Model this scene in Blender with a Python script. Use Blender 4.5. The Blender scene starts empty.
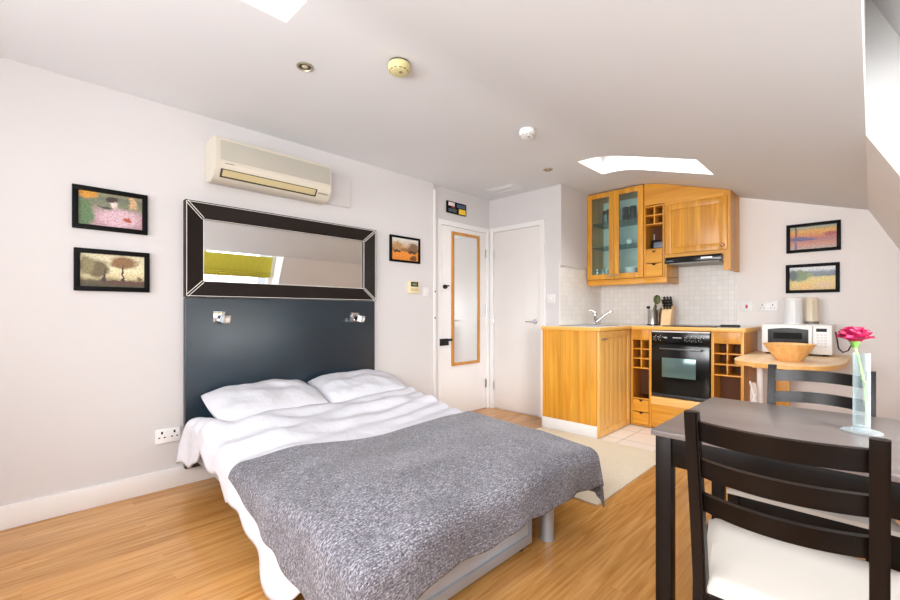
import bpy, bmesh, math, random
from mathutils import Vector, Matrix, noise
random.seed(7)
S = bpy.context.scene
COL = S.collection
PI = math.pi

# ------------------------------------------------------------------ camera
F, YAW, HY, ZC = 425.0, math.radians(44.8), 312.0, 1.087
cd = bpy.data.cameras.new('camera')
cam = bpy.data.objects.new('camera', cd)
COL.objects.link(cam)
cam.location = (0, 0, ZC)
cam.rotation_euler = (PI / 2, 0, YAW)
cd.sensor_width = 36.0
cd.lens = 36.0 * F / 900.0
cd.shift_y = (HY - 300.0) / 900.0
cd.clip_start = 0.02
S.camera = cam

# ------------------------------------------------------------------ helpers
def lin(c):
    out = []
    for v in c[:3]:
        v = v / 255.0
        out.append(v / 12.92 if v <= 0.04045 else ((v + 0.055) / 1.055) ** 2.4)
    return (out[0], out[1], out[2], 1.0)

class MB:
    def __init__(self):
        self.bm = bmesh.new()
    def box(self, x0, x1, y0, y1, z0, z1, bev=0.0, seg=2):
        b = bmesh.new()
        bmesh.ops.create_cube(b, size=1.0)
        for v in b.verts:
            v.co = Vector(((x0 + x1) / 2 + v.co.x * (x1 - x0), (y0 + y1) / 2 + v.co.y * (y1 - y0), (z0 + z1) / 2 + v.co.z * (z1 - z0)))
        if bev > 0:
            bev = min(bev, 0.45 * min(abs(x1 - x0), abs(y1 - y0), abs(z1 - z0)))
            bmesh.ops.bevel(b, geom=b.edges[:], offset=bev, segments=seg, affect='EDGES', profile=0.6)
        self._take(b)
        return self
    def _take(self, b, mat=None):
        if mat is not None:
            bmesh.ops.transform(b, matrix=mat, verts=b.verts[:])
        me = bpy.data.meshes.new('tmp')
        b.to_mesh(me); b.free()
        self.bm.from_mesh(me)
        bpy.data.meshes.remove(me)
    def obox(self, c, sx, sy, sz, rot, bev=0.0):
        b = bmesh.new()
        bmesh.ops.create_cube(b, size=1.0)
        for v in b.verts:
            v.co = Vector((v.co.x * sx, v.co.y * sy, v.co.z * sz))
        if bev > 0:
            bmesh.ops.bevel(b, geom=b.edges[:], offset=min(bev, .45 * min(sx, sy, sz)), segments=2, affect='EDGES')
        self._take(b, Matrix.Translation(Vector(c)) @ rot.to_4x4())
        return self
    def cyl(self, a, b_, r, r2=None, n=20, cap=True):
        a = Vector(a); b_ = Vector(b_)
        d = b_ - a
        b = bmesh.new()
        bmesh.ops.create_cone(b, cap_ends=cap, segments=n, radius1=r, radius2=r if r2 is None else r2, depth=d.length)
        self._take(b, Matrix.Translation((a + b_) / 2) @ d.to_track_quat('Z', 'Y').to_matrix().to_4x4())
        return self
    def lathe(self, c, prof, n=32, axis=None):
        """prof: (radius, height) list"""
        b = bmesh.new()
        rings = []
        for r, z in prof:
            if r < 1e-6:
                rings.append([b.verts.new((0, 0, z))])
            else:
                rings.append([b.verts.new((r * math.cos(2 * PI * i / n), r * math.sin(2 * PI * i / n), z)) for i in range(n)])
        for p, q in zip(rings, rings[1:]):
            if len(p) == 1 and len(q) == 1:
                continue
            for i in range(n):
                j = (i + 1) % n
                if len(p) == 1:
                    b.faces.new((p[0], q[j], q[i]))
                elif len(q) == 1:
                    b.faces.new((p[i], p[j], q[0]))
                else:
                    b.faces.new((p[i], p[j], q[j], q[i]))
        m = Matrix.Translation(Vector(c))
        if axis is not None:
            m = m @ Vector(axis).to_track_quat('Z', 'Y').to_matrix().to_4x4()
        self._take(b, m)
        return self
    def tube(self, pts, r, n=10, cap=True):
        pts = [Vector(p) for p in pts]
        rs = r if isinstance(r, (list, tuple)) else [r] * len(pts)
        b = bmesh.new()
        rings = []
        up = Vector((0, 0, 1))
        prev = None
        for i, p in enumerate(pts):
            t = (pts[min(i + 1, len(pts) - 1)] - pts[max(i - 1, 0)]).normalized()
            if prev is None:
                s = t.cross(up)
                if s.length < 1e-3:
                    s = t.cross(Vector((1, 0, 0)))
            else:
                s = prev - t * prev.dot(t)
            s.normalize(); prev = s
            u = s.cross(t)
            rings.append([b.verts.new(p + rs[i] * (math.cos(2 * PI * k / n) * s + math.sin(2 * PI * k / n) * u)) for k in range(n)])
        for p, q in zip(rings, rings[1:]):
            for k in range(n):
                b.faces.new((p[k], p[(k + 1) % n], q[(k + 1) % n], q[k]))
        if cap:
            b.faces.new(rings[0][::-1]); b.faces.new(rings[-1])
        self._take(b)
        return self
    def prism(self, poly, axis, a0, a1, bev=0.0):
        """poly 2D extruded along axis. axis 'Y': poly=(x,z); 'X': poly=(y,z); 'Z': poly=(x,y)"""
        def P(p, a):
            return {'Y': (p[0], a, p[1]), 'X': (a, p[0], p[1]), 'Z': (p[0], p[1], a)}[axis]
        b = bmesh.new()
        lo = [b.verts.new(P(p, a0)) for p in poly]
        hi = [b.verts.new(P(p, a1)) for p in poly]
        b.faces.new(lo); b.faces.new(hi)
        n = len(poly)
        for i in range(n):
            b.faces.new((lo[i], lo[(i + 1) % n], hi[(i + 1) % n], hi[i]))
        bmesh.ops.recalc_face_normals(b, faces=b.faces[:])
        if bev > 0:
            bmesh.ops.bevel(b, geom=b.edges[:], offset=bev, segments=2, affect='EDGES')
        self._take(b)
        return self
    def quad(self, *pts):
        vs = [self.bm.verts.new(p) for p in pts]
        self.bm.faces.new(vs)
        return self
    def grid(self, fn, nu, nv):
        vs = [[self.bm.verts.new(fn(i / nu, j / nv)) for j in range(nv + 1)] for i in range(nu + 1)]
        for i in range(nu):
            for j in range(nv):
                self.bm.faces.new((vs[i][j], vs[i + 1][j], vs[i + 1][j + 1], vs[i][j + 1]))
        return self
    def sphere(self, c, rx, ry=None, rz=None, n=16, m=10):
        ry = rx if ry is None else ry; rz = rx if rz is None else rz
        b = bmesh.new()
        bmesh.ops.create_uvsphere(b, u_segments=n, v_segments=m, radius=1.0)
        self._take(b, Matrix.Translation(Vector(c)) @ Matrix.Diagonal((rx, ry, rz, 1)))
        return self

ROOT = {}
def obj(name, mb, mat, parent=None, smooth=True, kind=None, mods=(), label=None, fix=True):
    me = bpy.data.meshes.new(name)
    bm = mb.bm
    if parent is not None:
        L = ROOT.get(parent.name, Vector((0, 0, 0)))
        bmesh.ops.translate(bm, verts=bm.verts[:], vec=-L)
    if fix:
        bmesh.ops.recalc_face_normals(bm, faces=bm.faces[:])
    bm.to_mesh(me); bm.free()
    if mat is not None:
        me.materials.append(mat)
    if smooth:
        for p in me.polygons:
            p.use_smooth = True
        try:
            me.set_sharp_from_angle(angle=math.radians(38))
        except Exception:
            pass
    o = bpy.data.objects.new(name, me)
    COL.objects.link(o)
    if parent is not None:
        o.parent = parent
        ROOT[o.name] = ROOT.get(parent.name, Vector((0, 0, 0)))
    if kind:
        o['kind'] = kind
    if label:
        o['label'] = label
    for m in mods:
        m(o)
    return o

def tag(o, label, cat, group=None):
    o['label'] = label; o['category'] = cat
    if group:
        o['group'] = group
    return o

def thing(name, label, cat, loc=(0, 0, 0), group=None, rz=0.0):
    o = bpy.data.objects.new(name, None)
    o.empty_display_size = 0.1
    COL.objects.link(o)
    o.location = loc
    o.rotation_euler = (0, 0, rz)
    ROOT[o.name] = Vector(loc)
    return tag(o, label, cat, group)

def copy_tree(o, parent=None):
    c = o.copy(); COL.objects.link(c)
    if parent is not None:
        c.parent = parent
    for ch in list(o.children):
        copy_tree(ch, c)
    return c

# ------------------------------------------------------------------ materials
MATS = {}
def nt(name):
    m = bpy.data.materials.new(name); m.use_nodes = True
    t = m.node_tree
    return m, t, t.nodes['Principled BSDF']

def node(t, typ, **kw):
    n = t.nodes.new(typ)
    for k, v in kw.items():
        if k.startswith('i_'):
            n.inputs[k[2:].replace('_', ' ')].default_value = v
        else:
            setattr(n, k, v)
    return n

def plain(name, rgb, rough=0.5, metal=0.0, bump=0.0, bscale=60.0, spec=0.5, var=0.04, vscale=6.0, coat=0.0, emis=0.0):
    if name in MATS:
        return MATS[name]
    m, t, b = nt(name)
    tc = node(t, 'ShaderNodeTexCoord')
    nz = node(t, 'ShaderNodeTexNoise'); nz.inputs['Scale'].default_value = vscale; nz.inputs['Detail'].default_value = 4
    t.links.new(tc.outputs['Object'], nz.inputs['Vector'])
    c = lin(rgb)
    rp = node(t, 'ShaderNodeValToRGB')
    rp.color_ramp.elements[0].position = .3; rp.color_ramp.elements[1].position = .7
    rp.color_ramp.elements[0].color = tuple(max(0, v * (1 - var)) for v in c[:3]) + (1,)
    rp.color_ramp.elements[1].color = tuple(min(1, v * (1 + var)) for v in c[:3]) + (1,)
    t.links.new(nz.outputs['Fac'], rp.inputs['Fac'])
    t.links.new(rp.outputs['Color'], b.inputs['Base Color'])
    b.inputs['Roughness'].default_value = rough
    b.inputs['Metallic'].default_value = metal
    b.inputs['Specular IOR Level'].default_value = spec
    b.inputs['Coat Weight'].default_value = coat
    if emis > 0:
        b.inputs['Emission Color'].default_value = c
        b.inputs['Emission Strength'].default_value = emis
    if bump > 0:
        n2 = node(t, 'ShaderNodeTexNoise'); n2.inputs['Scale'].default_value = bscale; n2.inputs['Detail'].default_value = 5
        t.links.new(tc.outputs['Object'], n2.inputs['Vector'])
        bp = node(t, 'ShaderNodeBump'); bp.inputs['Strength'].default_value = bump; bp.inputs['Distance'].default_value = 0.01
        t.links.new(n2.outputs['Fac'], bp.inputs['Height'])
        t.links.new(bp.outputs['Normal'], b.inputs['Normal'])
    MATS[name] = m
    return m

def wood(name, dark, light, axis='Z', rough=0.35, scale=1.0, stripe=0.0, contrast=1.0, bump=0.05, spec=0.5):
    if name in MATS:
        return MATS[name]
    m, t, b = nt(name)
    tc = node(t, 'ShaderNodeTexCoord')
    mp = node(t, 'ShaderNodeMapping')
    s = {'X': (1.2, 22, 22), 'Y': (22, 1.2, 22), 'Z': (22, 22, 1.2)}[axis]
    mp.inputs['Scale'].default_value = tuple(v * scale for v in s)
    t.links.new(tc.outputs['Object'], mp.inputs['Vector'])
    n1 = node(t, 'ShaderNodeTexNoise'); n1.inputs['Scale'].default_value = 1.0; n1.inputs['Detail'].default_value = 6; n1.inputs['Distortion'].default_value = 1.2
    t.links.new(mp.outputs['Vector'], n1.inputs['Vector'])
    rp = node(t, 'ShaderNodeValToRGB')
    rp.color_ramp.elements[0].position = .5 - .25 / contrast; rp.color_ramp.elements[1].position = .5 + .25 / contrast
    rp.color_ramp.elements[0].color = lin(dark); rp.color_ramp.elements[1].color = lin(light)
    t.links.new(n1.outputs['Fac'], rp.inputs['Fac'])
    col = rp.outputs['Color']
    if stripe > 0:   # glued staves across the panel
        mp2 = node(t, 'ShaderNodeMapping')
        s2 = {'X': (.3, 9, 9), 'Y': (9, .3, 9), 'Z': (9, 9, .15)}[axis]
        mp2.inputs['Scale'].default_value = s2
        t.links.new(tc.outputs['Object'], mp2.inputs['Vector'])
        vo = node(t, 'ShaderNodeTexNoise'); vo.inputs['Scale'].default_value = 1.0; vo.inputs['Detail'].default_value = 0
        t.links.new(mp2.outputs['Vector'], vo.inputs['Vector'])
        rr = node(t, 'ShaderNodeValToRGB'); rr.color_ramp.interpolation = 'CONSTANT'
        e = rr.color_ramp.elements
        e[0].position = 0; e[0].color = (1 - stripe,) * 3 + (1,)
        e[1].position = .45; e[1].color = (1, 1, 1, 1)
        e2 = e.new(.52); e2.color = (1 - stripe * .5,) * 3 + (1,)
        e3 = e.new(.6); e3.color = (1 + stripe * .3,) * 3 + (1,)
        t.links.new(vo.outputs['Fac'], rr.inputs['Fac'])
        mx = node(t, 'ShaderNodeMixRGB', blend_type='MULTIPLY'); mx.inputs['Fac'].default_value = 1
        t.links.new(col, mx.inputs['Color1']); t.links.new(rr.outputs['Color'], mx.inputs['Color2'])
        col = mx.outputs['Color']
    t.links.new(col, b.inputs['Base Color'])
    b.inputs['Roughness'].default_value = rough
    b.inputs['Specular IOR Level'].default_value = spec
    if bump:
        bp = node(t, 'ShaderNodeBump'); bp.inputs['Strength'].default_value = bump; bp.inputs['Distance'].default_value = .004
        t.links.new(n1.outputs['Fac'], bp.inputs['Height']); t.links.new(bp.outputs['Normal'], b.inputs['Normal'])
    MATS[name] = m
    return m

def glass(name, tint=(255, 255, 255), gloss=0.08, rough=0.02, ior_fac=True):
    if name in MATS:
        return MATS[name]
    m = bpy.data.materials.new(name); m.use_nodes = True
    t = m.node_tree; t.nodes.clear()
    out = node(t, 'ShaderNodeOutputMaterial')
    tr = node(t, 'ShaderNodeBsdfTransparent'); tr.inputs['Color'].default_value = lin(tint)
    gl = node(t, 'ShaderNodeBsdfGlossy'); gl.inputs['Roughness'].default_value = rough
    fr = node(t, 'ShaderNodeFresnel'); fr.inputs['IOR'].default_value = 1.45
    mx = node(t, 'ShaderNodeMixShader')
    if ior_fac:
        mm = node(t, 'ShaderNodeMath', operation='MULTIPLY_ADD'); mm.inputs[1].default_value = .9; mm.inputs[2].default_value = gloss * .3
        t.links.new(fr.outputs['Fac'], mm.inputs[0]); t.links.new(mm.outputs[0], mx.inputs['Fac'])
    else:
        mx.inputs['Fac'].default_value = gloss
    t.links.new(tr.outputs[0], mx.inputs[1]); t.links.new(gl.outputs[0], mx.inputs[2])
    t.links.new(mx.outputs[0], out.inputs['Surface'])
    MATS[name] = m
    return m

def hazed_glass(name, tint, haze, k, gloss, edge=0.0):
    """clear glass with white haze mixed in to lighten it; edge paints brighter rims"""
    m = bpy.data.materials.new(name); m.use_nodes = True
    t = m.node_tree; t.nodes.clear()
    out = node(t, 'ShaderNodeOutputMaterial')
    tr = node(t, 'ShaderNodeBsdfTransparent'); tr.inputs['Color'].default_value = lin(tint)
    df = node(t, 'ShaderNodeBsdfDiffuse'); df.inputs['Color'].default_value = lin(haze)
    gl = node(t, 'ShaderNodeBsdfGlossy'); gl.inputs['Roughness'].default_value = .03
    m1 = node(t, 'ShaderNodeMixShader')
    lw_ = node(t, 'ShaderNodeLayerWeight'); lw_.inputs['Blend'].default_value = .35
    mr_ = node(t, 'ShaderNodeMapRange'); mr_.inputs['To Min'].default_value = k; mr_.inputs['To Max'].default_value = min(1, k + edge)
    t.links.new(lw_.outputs['Facing'], mr_.inputs['Value']); t.links.new(mr_.outputs[0], m1.inputs['Fac'])
    m2 = node(t, 'ShaderNodeMixShader'); m2.inputs['Fac'].default_value = gloss
    t.links.new(tr.outputs[0], m1.inputs[1]); t.links.new(df.outputs[0], m1.inputs[2])
    t.links.new(m1.outputs[0], m2.inputs[1]); t.links.new(gl.outputs[0], m2.inputs[2])
    t.links.new(m2.outputs[0], out.inputs['Surface'])
    return m

def floor_mat():
    m, t, b = nt('oak_laminate')
    tc = node(t, 'ShaderNodeTexCoord')
    mp = node(t, 'ShaderNodeMapping'); mp.inputs['Rotation'].default_value = (0, 0, PI / 2)
    t.links.new(tc.outputs['Object'], mp.inputs['Vector'])
    br = node(t, 'ShaderNodeTexBrick')
    br.inputs['Scale'].default_value = 1.0
    br.inputs['Brick Width'].default_value = 1.2
    br.inputs['Row Height'].default_value = .095
    br.inputs['Mortar Size'].default_value = .0006
    br.inputs['Color1'].default_value = (0, 0, 0, 1); br.inputs['Color2'].default_value = (1, 1, 1, 1)
    br.inputs['Mortar'].default_value = (.35, .35, .35, 1)
    br.offset = .37
    t.links.new(mp.outputs['Vector'], br.inputs['Vector'])
    mp2 = node(t, 'ShaderNodeMapping'); mp2.inputs['Scale'].default_value = (26, 1.6, 1)
    t.links.new(tc.outputs['Object'], mp2.inputs['Vector'])
    sc = node(t, 'ShaderNodeVectorMath', operation='SCALE'); sc.inputs['Scale'].default_value = 3.0
    t.links.new(br.outputs['Color'], sc.inputs[0])
    ad = node(t, 'ShaderNodeVectorMath', operation='ADD')
    t.links.new(mp2.outputs['Vector'], ad.inputs[0]); t.links.new(sc.outputs[0], ad.inputs[1])
    n1 = node(t, 'ShaderNodeTexNoise'); n1.inputs['Scale'].default_value = 1; n1.inputs['Detail'].default_value = 7; n1.inputs['Distortion'].default_value = 1.5
    t.links.new(ad.outputs[0], n1.inputs['Vector'])
    rp = node(t, 'ShaderNodeValToRGB')
    rp.color_ramp.elements[0].position = .28; rp.color_ramp.elements[1].position = .75
    rp.color_ramp.elements[0].color = lin(FLOOR_D); rp.color_ramp.elements[1].color = lin(FLOOR_L)
    t.links.new(n1.outputs['Fac'], rp.inputs['Fac'])
    r2 = node(t, 'ShaderNodeValToRGB')
    r2.color_ramp.elements[0].color = (.90, .88, .86, 1); r2.color_ramp.elements[1].color = (1.06, 1.05, 1.04, 1)
    t.links.new(br.outputs['Color'], r2.inputs['Fac'])
    mx = node(t, 'ShaderNodeMixRGB', blend_type='MULTIPLY'); mx.inputs['Fac'].default_value = 1
    t.links.new(rp.outputs['Color'], mx.inputs['Color1']); t.links.new(r2.outputs['Color'], mx.inputs['Color2'])
    t.links.new(mx.outputs['Color'], b.inputs['Base Color'])
    b.inputs['Roughness'].default_value = .2
    b.inputs['Specular IOR Level'].default_value = .5
    return m

def tile_mat(name, axes, size, base, grout, rough=.25, gap=.03, bump=.25):
    """square tiles; axes picks which two object axes run across the surface"""
    m, t, b = nt(name)
    tc = node(t, 'ShaderNodeTexCoord')
    sp = node(t, 'ShaderNodeSeparateXYZ'); t.links.new(tc.outputs['Object'], sp.inputs[0])
    cb = node(t, 'ShaderNodeCombineXYZ')
    t.links.new(sp.outputs[axes[0]], cb.inputs[0]); t.links.new(sp.outputs[axes[1]], cb.inputs[1])
    br = node(t, 'ShaderNodeTexBrick'); br.offset = 0.0
    br.inputs['Scale'].default_value = 1
    br.inputs['Brick Width'].default_value = size; br.inputs['Row Height'].default_value = size
    br.inputs['Mortar Size'].default_value = size * gap; br.inputs['Mortar Smooth'].default_value = .3
    br.inputs['Color1'].default_value = lin(base); br.inputs['Color2'].default_value = lin([v * .965 for v in base])
    br.inputs['Mortar'].default_value = lin(grout)
    t.links.new(cb.outputs[0], br.inputs['Vector'])
    t.links.new(br.outputs['Color'], b.inputs['Base Color'])
    b.inputs['Roughness'].default_value = rough
    bp = node(t, 'ShaderNodeBump', invert=True); bp.inputs['Strength'].default_value = bump; bp.inputs['Distance'].default_value = .003
    t.links.new(br.outputs['Fac'], bp.inputs['Height']); t.links.new(bp.outputs['Normal'], b.inputs['Normal'])
    return m

def throw_mat():
    m, t, b = nt('grey_woven_throw')
    tc = node(t, 'ShaderNodeTexCoord')
    acc = None
    uv = tc.outputs['UV']
    def nz(scale, det):
        mp = node(t, 'ShaderNodeMapping'); mp.inputs['Scale'].default_value = scale
        t.links.new(uv, mp.inputs['Vector'])
        n = node(t, 'ShaderNodeTexNoise'); n.inputs['Scale'].default_value = 1; n.inputs['Detail'].default_value = det
        n.inputs['Roughness'].default_value = .7
        t.links.new(mp.outputs['Vector'], n.inputs['Vector'])
        return n.outputs['Fac']
    a = nz((290, 220, 1), 3)
    c = nz((190, 60, 1), 1)
    w = nz((5, 4, 1), 3)
    m1 = node(t, 'ShaderNodeMath', operation='MULTIPLY'); m1.inputs[1].default_value = .60; t.links.new(a, m1.inputs[0])
    m2 = node(t, 'ShaderNodeMath', operation='MULTIPLY_ADD'); m2.inputs[1].default_value = .26; t.links.new(c, m2.inputs[0]); t.links.new(m1.outputs[0], m2.inputs[2])
    m3 = node(t, 'ShaderNodeMath', operation='MULTIPLY_ADD'); m3.inputs[1].default_value = .14; t.links.new(w, m3.inputs[0]); t.links.new(m2.outputs[0], m3.inputs[2])
    rp = node(t, 'ShaderNodeValToRGB')
    e = rp.color_ramp.elements
    e[0].position = .36; e[0].color = lin((44, 41, 45))
    e[1].position = .64; e[1].color = lin((182, 180, 190))
    em = e.new(.5); em.color = lin((104, 102, 109))
    t.links.new(m3.outputs[0], rp.inputs['Fac'])
    t.links.new(rp.outputs['Color'], b.inputs['Base Color'])
    b.inputs['Roughness'].default_value = .95
    b.inputs['Specular IOR Level'].default_value = .1
    b.inputs['Sheen Weight'].default_value = .15
    bp = node(t, 'ShaderNodeBump'); bp.inputs['Strength'].default_value = .5; bp.inputs['Distance'].default_value = .006
    t.links.new(m3.outputs[0], bp.inputs['Height']); t.links.new(bp.outputs['Normal'], b.inputs['Normal'])
    return m

def art(name, bands, blobs, hx, warp=.12, wscale=5.0, streak=(1, 1)):
    """generic painted colours: horizontal bands bottom to top, soft ellipses; hx = object axis running across"""
    m, t, b = nt(name)
    tc = node(t, 'ShaderNodeTexCoord')
    sp = node(t, 'ShaderNodeSeparateXYZ'); t.links.new(tc.outputs['Generated'], sp.inputs[0])
    cb = node(t, 'ShaderNodeCombineXYZ')
    t.links.new(sp.outputs[hx], cb.inputs[0]); t.links.new(sp.outputs['Z'], cb.inputs[1])
    mp = node(t, 'ShaderNodeMapping'); mp.inputs['Scale'].default_value = (streak[0], streak[1], 1)
    t.links.new(cb.outputs[0], mp.inputs['Vector'])
    nz = node(t, 'ShaderNodeTexNoise'); nz.inputs['Scale'].default_value = wscale; nz.inputs['Detail'].default_value = 5
    t.links.new(mp.outputs[0], nz.inputs['Vector'])
    sb = node(t, 'ShaderNodeVectorMath', operation='SUBTRACT'); sb.inputs[1].default_value = (.5, .5, .5)
    t.links.new(nz.outputs['Color'], sb.inputs[0])
    sc = node(t, 'ShaderNodeVectorMath', operation='SCALE'); sc.inputs['Scale'].default_value = warp * 2
    t.links.new(sb.outputs[0], sc.inputs[0])
    ad = node(t, 'ShaderNodeVectorMath', operation='ADD')
    t.links.new(cb.outputs[0], ad.inputs[0]); t.links.new(sc.outputs[0], ad.inputs[1])
    s2 = node(t, 'ShaderNodeSeparateXYZ'); t.links.new(ad.outputs[0], s2.inputs[0])
    rp = node(t, 'ShaderNodeValToRGB')
    e = rp.color_ramp.elements
    e[0].position = bands[0][0]; e[0].color = lin(bands[0][1])
    e[1].position = bands[-1][0]; e[1].color = lin(bands[-1][1])
    for p, c in bands[1:-1]:
        x = e.new(p); x.color = lin(c)
    t.links.new(s2.outputs['Y'], rp.inputs['Fac'])
    col = rp.outputs['Color']
    for (u, v, ru, rv, c) in blobs:
        s3 = node(t, 'ShaderNodeVectorMath', operation='SUBTRACT'); s3.inputs[1].default_value = (u, v, 0)
        t.links.new(ad.outputs[0], s3.inputs[0])
        mu = node(t, 'ShaderNodeVectorMath', operation='MULTIPLY'); mu.inputs[1].default_value = (1 / ru, 1 / rv, 0)
        t.links.new(s3.outputs[0], mu.inputs[0])
        ln = node(t, 'ShaderNodeVectorMath', operation='LENGTH'); t.links.new(mu.outputs[0], ln.inputs[0])
        mr = node(t, 'ShaderNodeMapRange'); mr.inputs['From Min'].default_value = 1.15; mr.inputs['From Max'].default_value = .75
        t.links.new(ln.outputs['Value'], mr.inputs['Value'])
        mx = node(t, 'ShaderNodeMixRGB'); mx.inputs['Color2'].default_value = lin(c)
        t.links.new(mr.outputs[0], mx.inputs['Fac']); t.links.new(col, mx.inputs['Color1'])
        col = mx.outputs['Color']
    n2 = node(t, 'ShaderNodeTexNoise'); n2.inputs['Scale'].default_value = 28; n2.inputs['Detail'].default_value = 3
    t.links.new(cb.outputs[0], n2.inputs['Vector'])
    r2 = node(t, 'ShaderNodeValToRGB'); r2.color_ramp.elements[0].position = .3; r2.color_ramp.elements[1].position = .7
    r2.color_ramp.elements[0].color = (.62, .62, .62, 1); r2.color_ramp.elements[1].color = (1.25, 1.25, 1.25, 1)
    t.links.new(n2.outputs['Fac'], r2.inputs['Fac'])
    mx = node(t, 'ShaderNodeMixRGB', blend_type='MULTIPLY'); mx.inputs['Fac'].default_value = 1
    t.links.new(col, mx.inputs['Color1']); t.links.new(r2.outputs['Color'], mx.inputs['Color2'])
    t.links.new(mx.outputs['Color'], b.inputs['Base Color'])
    b.inputs['Roughness'].default_value = .35
    return m

FLOOR_D, FLOOR_L = (168, 112, 54), (212, 162, 98)
M_wall = plain('white_wall_paint', (206, 203, 203), .75, bump=.05, bscale=180, var=.012, vscale=1.5, spec=.25)
M_ceil = plain('ceiling_paint', (222, 225, 229), .8, bump=.04, bscale=120, var=.015, vscale=1.2, spec=.2)
M_slope = plain('sloping_ceiling_paint', (236, 234, 234), .8, var=.012, vscale=1.2, spec=.2)
M_gloss = plain('white_gloss_paint', (228, 226, 225), .35, var=.01)
M_floor = floor_mat()
M_kwood = wood('honey_beech', (194, 126, 32), (228, 166, 60), 'Z', .35, 1.0, stripe=.14)
M_kwoodx = wood('honey_beech_level', (194, 126, 32), (228, 166, 60), 'X', .35, 1.0)
M_kdoor = wood('honey_beech_lit', (214, 158, 74), (238, 192, 116), 'Z', .35, 1.1)  # honey beech again, lightened for the daylight falling on this side
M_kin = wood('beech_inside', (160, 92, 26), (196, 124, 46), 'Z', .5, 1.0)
M_worktop = plain('pale_speckled_worktop', (226, 219, 204), .3, var=.08, vscale=120)
M_wedge = wood('worktop_wood_edge', (216, 156, 64), (240, 188, 100), 'X', .35)
M_board = wood('beech_board', (232, 196, 146), (248, 226, 190), 'Y', .4, .8)
M_boardedge = wood('beech_board_edge', (216, 160, 84), (238, 190, 120), 'Y', .4, .8)
M_bowl = wood('bowl_wood', (216, 154, 84), (242, 198, 132), 'Z', .4, 1.2)
M_dark = wood('dark_stained_pine', (7, 4, 3), (22, 14, 11), 'Z', .36, .8, spec=.18)
M_darkx = wood('dark_stained_pine_level', (7, 4, 3), (20, 13, 10), 'X', .36, .8, spec=.18)
M_tabletop = wood('stained_top_sheen', (84, 76, 74), (110, 101, 99), 'X', .3, .7, spec=.8)  # dark stain greyed so the window's reflection sits in the base colour
M_cream = plain('cream_seat_cloth', (194, 187, 179), .9, bump=.15, bscale=500, var=.02)
M_steel = plain('brushed_steel', (188, 190, 192), .28, 1.0)
M_chrome = plain('polished_chrome', (220, 221, 224), .08, 1.0)
M_alu = plain('silver_painted_metal', (170, 175, 184), .38, .4)
M_black = plain('black_plastic', (14, 14, 15), .45, spec=.25)
M_gblack = plain('black_gloss_glass', (8, 8, 10), .16, spec=.35)
M_dframe = plain('dark_frame', (5, 5, 5), .5, spec=.12)
M_linen = plain('white_bed_linen', (206, 206, 213), .9, bump=.6, bscale=22, var=.01, spec=.15)
M_headb = plain('black_leather_blue_sheen', (15, 37, 50), .32, bump=.03, bscale=300, var=.25, vscale=2.5, spec=.8)  # black leather; blue of the window reflection is put into the base
M_leather = plain('dark_brown_leather', (26, 18, 13), .5, bump=.08, bscale=320, var=.15, spec=.25)
M_stitch = plain('white_stitching', (235, 232, 226), .8)
M_mirror = plain('mirror_glass', (240, 242, 243), .01, 1.0, var=.0)
M_accream = plain('aged_cream_plastic', (206, 199, 184), .4, var=.015)
M_acgrey = plain('aircon_grey_mesh', (176, 172, 160), .6, bump=.2, bscale=700, var=.03)
M_aclouvre = plain('yellowed_louvre', (192, 178, 136), .45)
M_white = plain('white_plastic', (238, 238, 238), .35, var=.01)
M_yalarm = plain('yellowed_plastic', (212, 204, 150), .4, var=.03)
M_throw = throw_mat()
M_rug = plain('beige_flat_rug', (224, 212, 190), .95, bump=.5, bscale=420, var=.09, vscale=160, spec=.1)
M_glass = glass('clear_glass')
M_tintglass = hazed_glass('cabinet_glass', (238, 250, 249), (206, 228, 228), .025, .025)
M_winglass = glass('window_glass', (255, 255, 255), .04)
M_shelfglass = glass('glass_shelf', (176, 206, 206), .25, ior_fac=False)
M_blind = plain('olive_green_blind', (196, 186, 62), .9, bump=.15, bscale=300, var=.05, vscale=20)
M_cabin = plain('cabinet_white_inside', (232, 240, 238), .6)
M_kettle = plain('cream_jar', (226, 214, 190), .35)

# ------------------------------------------------------------------ the shell of the room
XL, XR, YD, YF, XS = -3.083, -3.12, 3.78, 4.70, -2.215
YB = -1.9           # wall behind the camera
XRIDGE, ZTOP, SL = -1.55, 2.36, 0.307
XK, ZK = -0.02, 2.36 - 0.307 * (1.55 - 0.02)       # foot of the gentle slope
def zc(x):
    a = .14
    d = x - XRIDGE
    if d < -a: return ZTOP
    if d > a: return ZTOP - SL * d
    return ZTOP - SL * (d + a) ** 2 / (4 * a)
MSL = 0.504          # run per unit of drop on the steep slope
def xm(z): return XK + (ZK - z) * MSL

m = MB(); m.box(-3.3, 0.75, YB - .1, YF + .1, -.06, 0)
obj('floor', m, M_floor, kind='structure')
M_ftile = tile_mat('white_floor_tiles', 'XY', .30, (236, 233, 228), (190, 186, 178), .2, .02)
m = MB(); m.box(-1.69, -.30, 3.455, 4.2, .0005, .006)
obj('floor_tiled', m, M_ftile, kind='structure')

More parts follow.
